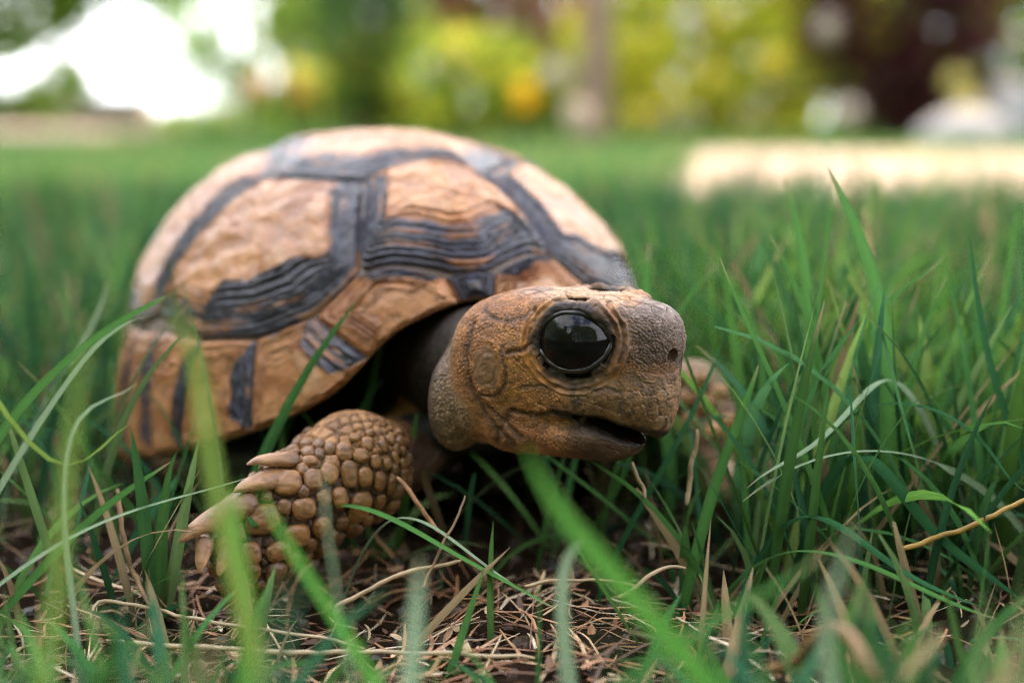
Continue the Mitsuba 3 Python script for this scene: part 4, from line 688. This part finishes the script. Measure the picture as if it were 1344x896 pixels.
th = np.arange(5) * 2 * np.pi / 5; tg = np.gradient(C, axis=1); tg /= np.linalg.norm(tg, axis=2, keepdims=True); A = np.cross(tg, [0, 0, 1.0]); A /= np.maximum(np.linalg.norm(A, axis=2, keepdims=True), 1e-6); Bv = np.cross(tg, A)
taper = np.interp(t, [-.5, -.4, .3, .5], [.5, 1, .9, .3])
V = C[:, :, None] + (r[:, None] * taper)[:, :, None, None] * (np.cos(th)[None, None, :, None] * A[:, :, None] + .38 * np.sin(th)[None, None, :, None] * Bv[:, :, None])
fi = grid_faces(6, 5, True); F = (np.arange(n)[:, None, None] * 30 + fi[None]).reshape(-1, 3)
pal = np.array([[.44, .25, .12], [.34, .16, .07], [.56, .38, .22], [.22, .095, .045], [.40, .20, .11], [.12, .06, .035], [.62, .48, .33]])
c = pal[trng.integers(0, 7, n)] * (.6 + .6 * trng.random((n, 1)))
cl_ = np.repeat(c, 30, 0) * (.45 + 1.1 * vfbm(V.reshape(-1, 3) / 2.2, 3, 19))[:, None]
add('dry_litter', V.reshape(-1, 3), F, 'straw_material', True, color=np.clip(cl_, 0, 1), label='brown dry straw litter on the bare soil before the tortoise', cat='straw litter', kind='stuff')
# broken flakes of dead leaf among the straw
n = 2600; x, y = scatter(n, 140, 330, trng); fl = 1 - sstep(.8, 1.5, np.hypot((x + 14) / 52, (y - 184) / 26)); k_ = trng.random(n) < .15 + .85 * fl; x, y = x[k_], y[k_]; n = len(x)
az = trng.random(n) * 6.28; ln = 1.2 + 3.2 * trng.random(n) ** 2; C = np.stack([x[:, None] + np.cos(az)[:, None] * ln[:, None] * np.linspace(-.5, .5, 4), y[:, None] + np.sin(az)[:, None] * ln[:, None] * np.linspace(-.5, .5, 4), 0 * x[:, None] + (trng.normal(size=n) * .3 * ln)[:, None] * np.linspace(-.5, .5, 4)], -1)
C[..., 2] += gz(C[..., 0], C[..., 1]) + .4 + 2.2 * trng.random(n)[:, None]; a_ = az + 1.57 + trng.normal(size=n) * .3; S = np.broadcast_to(np.stack([np.cos(a_), np.sin(a_), .5 * trng.normal(size=n)], -1)[:, None], C.shape)
Vk, Fk = blade_strip(C, (.2 + .5 * trng.random(n))[:, None] * np.array([.5, 1, .8, .2])[None], S, .3); ck = pal[trng.integers(0, 6, n)] * (.4 + .8 * trng.random((n, 1)))
add('leaf_litter', Vk, Fk, 'straw_material', False, color=np.clip(np.repeat(ck, 12, 0), 0, 1), label='brown flakes of dead leaves among the straw litter', cat='leaf litter', kind='stuff')
# soil crumbs
n = 4500; x, y = scatter(n, 140, 330, trng); B0 = trimesh.creation.icosphere(1); r = .25 + 1.3 * trng.random(n) ** 3
V = B0.vertices[None] * (r[:, None] * (.7 + .6 * trng.random((n, len(B0.vertices)))))[..., None] + np.stack([x, y, gz(x, y) + r * .2], -1)[:, None]
F = (np.arange(n)[:, None, None] * len(B0.vertices) + B0.faces[None]).reshape(-1, 3); c = np.array([.05, .03, .02]) * (.5 + 1.2 * trng.random((n, 1)))
add('soil_crumbs', V.reshape(-1, 3), F, 'straw_material', False, color=np.repeat(c, len(B0.vertices), 0), label='dark soil crumbs among the dry litter', cat='soil', kind='stuff')

# ------------------------------------------------------------------ the garden behind (metres here, written through the mm helper)
def leaves(pts, size, rng, pal, up=.3):
    n = len(pts); d = rng.normal(size=(n, 3)); d[:, 2] = d[:, 2] * .6 - .2; d /= np.linalg.norm(d, axis=1, keepdims=True)
    s_ = np.cross(d, rng.normal(size=(n, 3)) + [0, 0, 1.0]); s_ /= np.maximum(np.linalg.norm(s_, axis=1, keepdims=True), 1e-6); nn = np.cross(d, s_)
    sz = size * (.6 + .8 * rng.random((n, 1)))
    V = np.stack([pts, pts + d * sz * .5 + s_ * sz * .27 + nn * sz * .07, pts + d * sz, pts + d * sz * .5 - s_ * sz * .27 + nn * sz * .07], 1)
    F = (np.arange(n)[:, None, None] * 4 + np.array([[0, 1, 2], [0, 2, 3]])).reshape(-1, 3)
    c = np.asarray(pal)[rng.integers(0, len(pal), n)] * (.6 + .8 * rng.random((n, 1)))
    return V.reshape(-1, 3), F, np.repeat(np.clip(c, 0, 1), 4, 0)
def cloud(n, c, r, rng, seed, thr=.42, sc=2.2, shell=.5):
    """Points in an ellipsoid, thinned by noise so that gaps and clumps appear."""
    out = []
    while sum(map(len, out)) < n:
        p = rng.normal(size=(n * 2, 3)); p /= np.linalg.norm(p, axis=1, keepdims=True); p *= (shell + (1 - shell) * rng.random((len(p), 1))) ** .6
        p *= .80 + .45 * vfbm(p * 1.7 + seed, 2, seed)[:, None]; q = np.asarray(c) + p * r
        out.append(q[(vfbm(q * sc + seed * 7.3, 2, seed) > thr) & (q[:, 2] > -.02)])
    return np.vstack(out)[:n]
brng = np.random.default_rng(6)
YG = [[.36, .42, .04], [.44, .44, .045], [.28, .38, .04], [.50, .42, .05]]; GR = [[.10, .20, .04], [.14, .26, .05], [.18, .30, .05]]; DG = [[.02, .05, .022], [.03, .07, .03]]
PU = [[.07, .022, .025], [.10, .03, .03], [.05, .02, .03]]; RB = [[.17, .07, .05], [.12, .05, .05], [.22, .10, .06]]
def stems(base, c, r, n, rng, rad):
    ps = []
    for _ in range(n):
        e = np.asarray(c) + rng.normal(size=3) * np.asarray(r) * .45; e[2] = max(e[2], .15); b = np.asarray(base) + np.r_[rng.normal(size=2) * r[0] * .08, 0]
        ps.append(tube(bez([b, (b + e) / 2 + rng.normal(size=3) * .04, e], 7), rad * np.linspace(1, .3, 7), 6))
    return cat_meshes(ps)[:2]
def shrub(name, label, cat, c, r, n, size, pal, seed, group=None, thr=.42, rad=.012, sc=2.2):
    key = num(name); c = np.asarray(c, float); V, F = stems((c[0], c[1], -.03), c, r, 9, brng, rad)
    add(key + '__stem', V * 1000, F, 'bark_material', True, color=np.broadcast_to(np.array([.10, .065, .045]), V.shape))
    V, F, C = leaves(cloud(n, c, r, brng, seed, thr, sc), size, brng, pal); add(key + '__foliage', V * 1000, F, 'leaf_material', False, color=C, kind='stuff')
    tag(key, label, cat, group); return key
def tree(name, label, base, h, rad, crowns, n, size, pal, seed, bark=(.16, .11, .085), limbs=7):
    key = num(name); b = np.asarray(base, float)
    pts = bez([b + [0, 0, -.05], b + [.02, .01, h * .4], b + [-.02, .03, h * .75], b + [.03, 0, h]], 24)
    tr = tube(pts, rad * np.interp(np.linspace(0, 1, 24), [0, .06, .2, 1], [1.5, 1.15, 1, .6]), 20); ps = [tr]
    for k in range(limbs):
        cc = np.asarray(crowns[k % len(crowns)][0]) + brng.normal(size=3) * np.asarray(crowns[k % len(crowns)][1]) * .4; s0 = pts[int(24 * (.6 + .38 * brng.random())) - 1]
        ps.append(tube(bez([s0, (s0 + cc) / 2 + [0, 0, .1], cc], 9), rad * .5 * np.linspace(1, .2, 9), 8))
    V, F = cat_meshes(ps)[:2]; V = V + (vfbm(V / .03, 2, seed)[:, None] - .5) * rad * .12
    add(key + '__trunk', V * 1000, F, 'bark_material', True, color=np.array(bark) * (.6 + .8 * vfbm(V * [30, 30, 8], 3, seed))[:, None])
    L_ = [leaves(cloud(int(n * w), c, r, brng, seed + i, th, sc), size, brng, pal) for i, (c, r, w, th, sc) in enumerate(crowns)]
    V, F, C = cat_meshes(L_); add(key + '__crown', V * 1000, F, 'leaf_material', False, color=C, kind='stuff'); tag(key, label, 'tree'); return key
# unseen tree added to shade the tortoise, right of the view, crown above it
tree('shade_tree', 'broad leafy tree added outside the view to shade the tortoise', (3.9, 3.9, 0), 5.6, .17, [((1.7, 2.6, 5.6), (2.0, 2.0, .9), .75, .28, 1.0), ((1.55, 2.1, 4.6), (1.3, 1.3, .5), .25, .28, 1.1)], 21000, .15, GR, 3)
key = num('tall_hedge'); V, F, C = leaves(np.vstack([np.c_[-1.85 + 7.5 * brng.random(22000), 10.3 + .5 * brng.random(22000), 2.3 * brng.random(22000)]]), .13, brng, GR + YG)
add(key + '__foliage', V * 1000, F, 'leaf_material', False, color=C, kind='stuff'); V, F = cat_meshes([tube(bez([(x_, 10.6, -.05), (x_ + .05, 10.6, 1), (x_, 10.6, 2.1)], 6), .03, 6) for x_ in np.arange(-2.0, 5.6, .5)])[:2]
add(key + '__stem', V * 1000, F, 'bark_material', True, color=np.broadcast_to(np.array([.10, .065, .045]), V.shape)); tag(key, 'long green hedge closing the garden behind all the shrubs', 'hedge')
key = num('tall_hedge'); V, F, C = leaves((lambda x_: np.c_[x_, -2.4 - .8 * brng.random(26000), brng.random(26000) * (1.0 + 1.5 * vfbm(np.c_[x_ * .9, x_ * 0, x_ * 0], 3, 4) + 2.3 * np.maximum(sstep(-1.3, -.7, x_), 1 - sstep(-2.9, -2.3, x_)))])(-6 + 12 * brng.random(26000)), .17, brng, GR)  # added hedge behind the camera, height and gap shaped to limit sky light
add(key + '__foliage', V * 1000, F, 'leaf_material', False, color=C, kind='stuff'); V, F = cat_meshes([tube(bez([(x_, -2.9, -.05), (x_ + .05, -2.9, 1.5), (x_, -2.9, 3.8)], 6), .04, 6) for x_ in np.arange(-5.6, 6, .7)])[:2]; add(key + '__stem', V * 1000, F, 'bark_material', True, color=np.broadcast_to(np.array([.10, .065, .045]), V.shape)); tag(key, 'unseen hedge added behind the camera to darken the eye reflection', 'hedge')
key = num('tall_hedge'); x_ = -3.6 + 7 * brng.random(14000); V, F, C = leaves(np.c_[-3.1 - .7 * brng.random(14000), x_, brng.random(14000) * (1.9 + 1.6 * vfbm(np.c_[x_ * .9, x_ * 0, x_ * 0], 3, 7))], .16, brng, GR)  # another added hedge, screening low sky light from the left
add(key + '__foliage', V * 1000, F, 'leaf_material', False, color=C, kind='stuff'); V, F = cat_meshes([tube(bez([(-3.4, y_, -.05), (-3.4, y_ + .05, 1.), (-3.4, y_, 2.2)], 6), .04, 6) for y_ in np.arange(-3.2, 3.4, .7)])[:2]
add(key + '__stem', V * 1000, F, 'bark_material', True, color=np.broadcast_to(np.array([.10, .065, .045]), V.shape)); tag(key, 'unseen hedge added along the left of the lawn to block low sky', 'hedge')
tree('garden_tree', 'slim tree with a pinkish brown trunk before the yellow-green shrubs', (.29, 5.4, 0), 2.6, .052, [((.2, 5.6, 2.8), (1.5, 1.2, .9), 1., .40, 1.6)], 3500, .09, GR, 5, bark=(.22, .145, .12))
shrub('leafy_shrub', 'wide sunlit yellow-green shrub behind the nose of the tortoise', 'shrub', (.95, 6.6, .75), (.75, .6, .85), 4200, .085, YG, 11, thr=.40)
shrub('leafy_shrub', 'lower yellow-green shrub with orange blossoms above the shell', 'shrub', (-.28, 6.2, .25), (.62, .5, .22), 1900, .075, YG + GR, 12, thr=.42)
shrub('leafy_shrub', 'mid green shrub at the left behind the orange blossoms', 'shrub', (-1.25, 8.0, .75), (.75, .6, .9), 3000, .085, GR + [[.16, .24, .04]], 13)
shrub('leafy_shrub', 'green shrub filling the right edge of the garden', 'shrub', (2.05, 5.9, .5), (.5, .5, .75), 2400, .08, GR, 14)
shrub('purple_shrub', 'dark purple-leaved shrub at the upper right', 'shrub', (1.42, 5.2, .62), (.36, .4, .62), 3600, .07, PU, 15, thr=.30)
shrub('purple_shrub', 'reddish brown shrub behind the slim tree trunk', 'shrub', (-.02, 9.0, .95), (.6, .5, .62), 2000, .09, RB, 16)
shrub('dark_conifer', 'narrow dark evergreen standing above the top of the shell', 'conifer', (-.60, 6.0, .55), (.20, .18, .8), 1100, .07, [[.05, .11, .04], [.03, .07, .03]], 17, thr=.30)
shrub('leafy_shrub', 'low pale green shrub far off before the bright sky at the left', 'shrub', (-3.75, 11.0, .2), (.55, .4, .44), 1500, .09, GR + YG[:1], 19)
shrub('leafy_shrub', 'strip of low bushes closing the lawn under the bright sky', 'shrub', (-2.95, 13.0, .04), (1.25, .3, .15), 1500, .08, GR + YG[:2], 23)
tree('leaning_tree', 'tree whose low leafy branches hang into the upper left corner', (-5.2, 11.5, 0), 2.6, .12, [((-4.1, 11.4, 1.25), (.85, .6, .62), .5, .36, 1.6), ((-2.95, 11.6, 1.25), (.5, .4, .22), .15, .40, 1.8), ((-5.0, 11.5, 2.6), (1.6, 1.2, .9), .5, .4, 1.6)], 7000, .14, GR + YG[:1], 21)
def flower(pos, r, colr, label, group):
    key = num('blossom'); p = np.asarray(pos, float); ps = []  # petal clusters; all but the orange and golden stand in for highlights
    for k in range(26):
        d = brng.normal(size=3); d[1] -= .6; d /= np.linalg.norm(d); c = p + d * r * .62; s_ = np.cross(d, brng.normal(size=3)); s_ /= np.linalg.norm(s_); u_ = np.cross(d, s_)
        th = np.linspace(0, 2 * np.pi, 7)[:-1]; ring_ = c + r * .5 * (np.cos(th)[:, None] * s_ + np.sin(th)[:, None] * u_) + d * r * .12; ps.append((np.vstack([ring_, c]), np.stack([np.full(6, 6), np.arange(6), (np.arange(6) + 1) % 6], 1)))
    V, F, _ = cat_meshes(ps); add(key + '__petal_head', V * 1000, F, 'leaf_material', False, color=np.broadcast_to(np.array(colr), V.shape))
    V, F = tube(bez([p + [.02, .05, -p[2]], p + [.03, .04, -p[2] * .5], p], 8), .004, 6); add(key + '__stem', V * 1000, F, 'bark_material', True, color=np.broadcast_to(np.array([.06, .12, .03]), V.shape))
    tag(key, label, 'flower', group)
W_, O_ = (.75, .66, .58), (.62, .36, .10)
for bx, bz, Y, r, c, lab in ((0.152, 0.240, 5.0, .05, W_, 'upper pale flower head added as a highlight left of the slim trunk'), (0.230, 0.099, 5.0, .055, W_, 'lower pale flower head added as a highlight left of the slim trunk'), (1.105, 0.397, 5.0, .055, W_, 'pale pink flower head added as a highlight beside the dark purple shrub, uppermost'),
                             (1.081, 0.107, 4.6, .05, W_, 'pale flower head added as a highlight low beside the dark purple shrub'), (1.470, 0.122, 4.6, .05, (.7, .62, .25), 'yellowish flower head added as a highlight right of the dark purple shrub, lower'), (1.459, 0.204, 4.7, .045, (.7, .62, .25), 'yellowish flower head added as a highlight right of the dark purple shrub, upper'),
                             (-1.073, 0.209, 6.0, .06, O_, 'dull orange blossom, left of the two at the green shrub'), (-0.878, 0.186, 6.0, .06, O_, 'bright orange blossom, right of the two at the green shrub'), (0.047, 0.166, 5.4, .055, (.75, .50, .04), 'golden blossom above the right shoulder of the shell'), (0.686, 0.466, 5.6, .05, (.6, .6, .66), 'greyish white flower head added as a highlight high in the yellow-green shrub')):
    flower((bx, Y, bz), r, c, lab, 'blossoms in the shrubs')
GLINT = (.80, .72, .16)  # yellow petal clusters added to stand in for leaf glints
for bx, bz, Y, lab in ((-.22, .37, 5.7, 'small yellow cluster added as a leaf glint high above the middle of the shell'), (.55, .40, 5.9, 'small yellow cluster added as a leaf glint high up just right of the slim trunk'), (.80, .24, 5.6, 'small yellow cluster added as a leaf glint in the middle of the yellow-green shrub'), (-.42, .17, 5.8, 'small yellow cluster added as a leaf glint above the highest plate of the shell'),
                       (1.02, .30, 5.6, 'small yellow cluster added as a leaf glint at the right end of the yellow-green shrub'), (-.70, .39, 6.4, 'small yellow cluster added as a leaf glint beside the narrow evergreen'), (.50, .09, 5.5, 'small yellow cluster added as a leaf glint low at the foot of the yellow-green shrub'), (-1.0, .30, 6.6, 'leftmost small yellow cluster added as a leaf glint, in the mid green shrub')):
    flower((bx, Y, bz), .05, GLINT, lab, 'yellow clusters added as leaf glints')
# paving on the right, a pale boulder, a low wall on the left
def slab(pts, z0, z1):
    p = np.array(pts, float); n = len(p); V = np.vstack([np.c_[p, np.full(n, z0)], np.c_[p, np.full(n, z1)]]); i = np.arange(n); j = (i + 1) % n
    F = np.vstack([np.stack([i, j, j + n], 1), np.stack([i, j + n, i + n], 1), [[n, n + k, n + k + 1] for k in range(1, n - 1)]]); return V, F
V, F = slab([(.06, 1.0), (.5, .97), (3.2, 1.0), (3.4, 2.3), (1.9, 2.55), (1.0, 3.0), (.36, 3.25), (.30, 2.6), (.16, 1.7)], -.05, .006)
add('garden_path', V * 1000, F, 'paving_material', False, kind='structure')
V, F = slab([(-2.9, 5.2), (-1.7, 5.6), (-2.6, 11.0), (-4.4, 10.6)], -.05, .03)
add('garden_path_001', V * 1000, F, 'paving_material', False, kind='structure')
def rock(name, c, r, seed, label):
    b = trimesh.creation.icosphere(4); V = b.vertices * (.8 + .4 * vfbm(b.vertices * 1.4 + seed, 3, seed))[:, None] * r + c
    add(num(name), V * 1000, b.faces, 'stone_material', True, label=label, cat='boulder')
rock('boulder', (1.36, 4.3, .02), (.14, .13, .085), 3, 'pale grey boulder on the sunlit path at the right')
rock('boulder', (1.72, 5.0, .06), (.12, .12, .16), 5, 'taller grey boulder near the right edge behind the path')
ps = []
V, F = slab([(-4.3, 12.0), (-3.15, 12.3), (-3.15, 12.55), (-4.3, 12.25)], -.1, .30)
add('garden_wall', V * 1000, F, 'paving_material', False, label='low pale stone wall far off at the left', cat='wall')
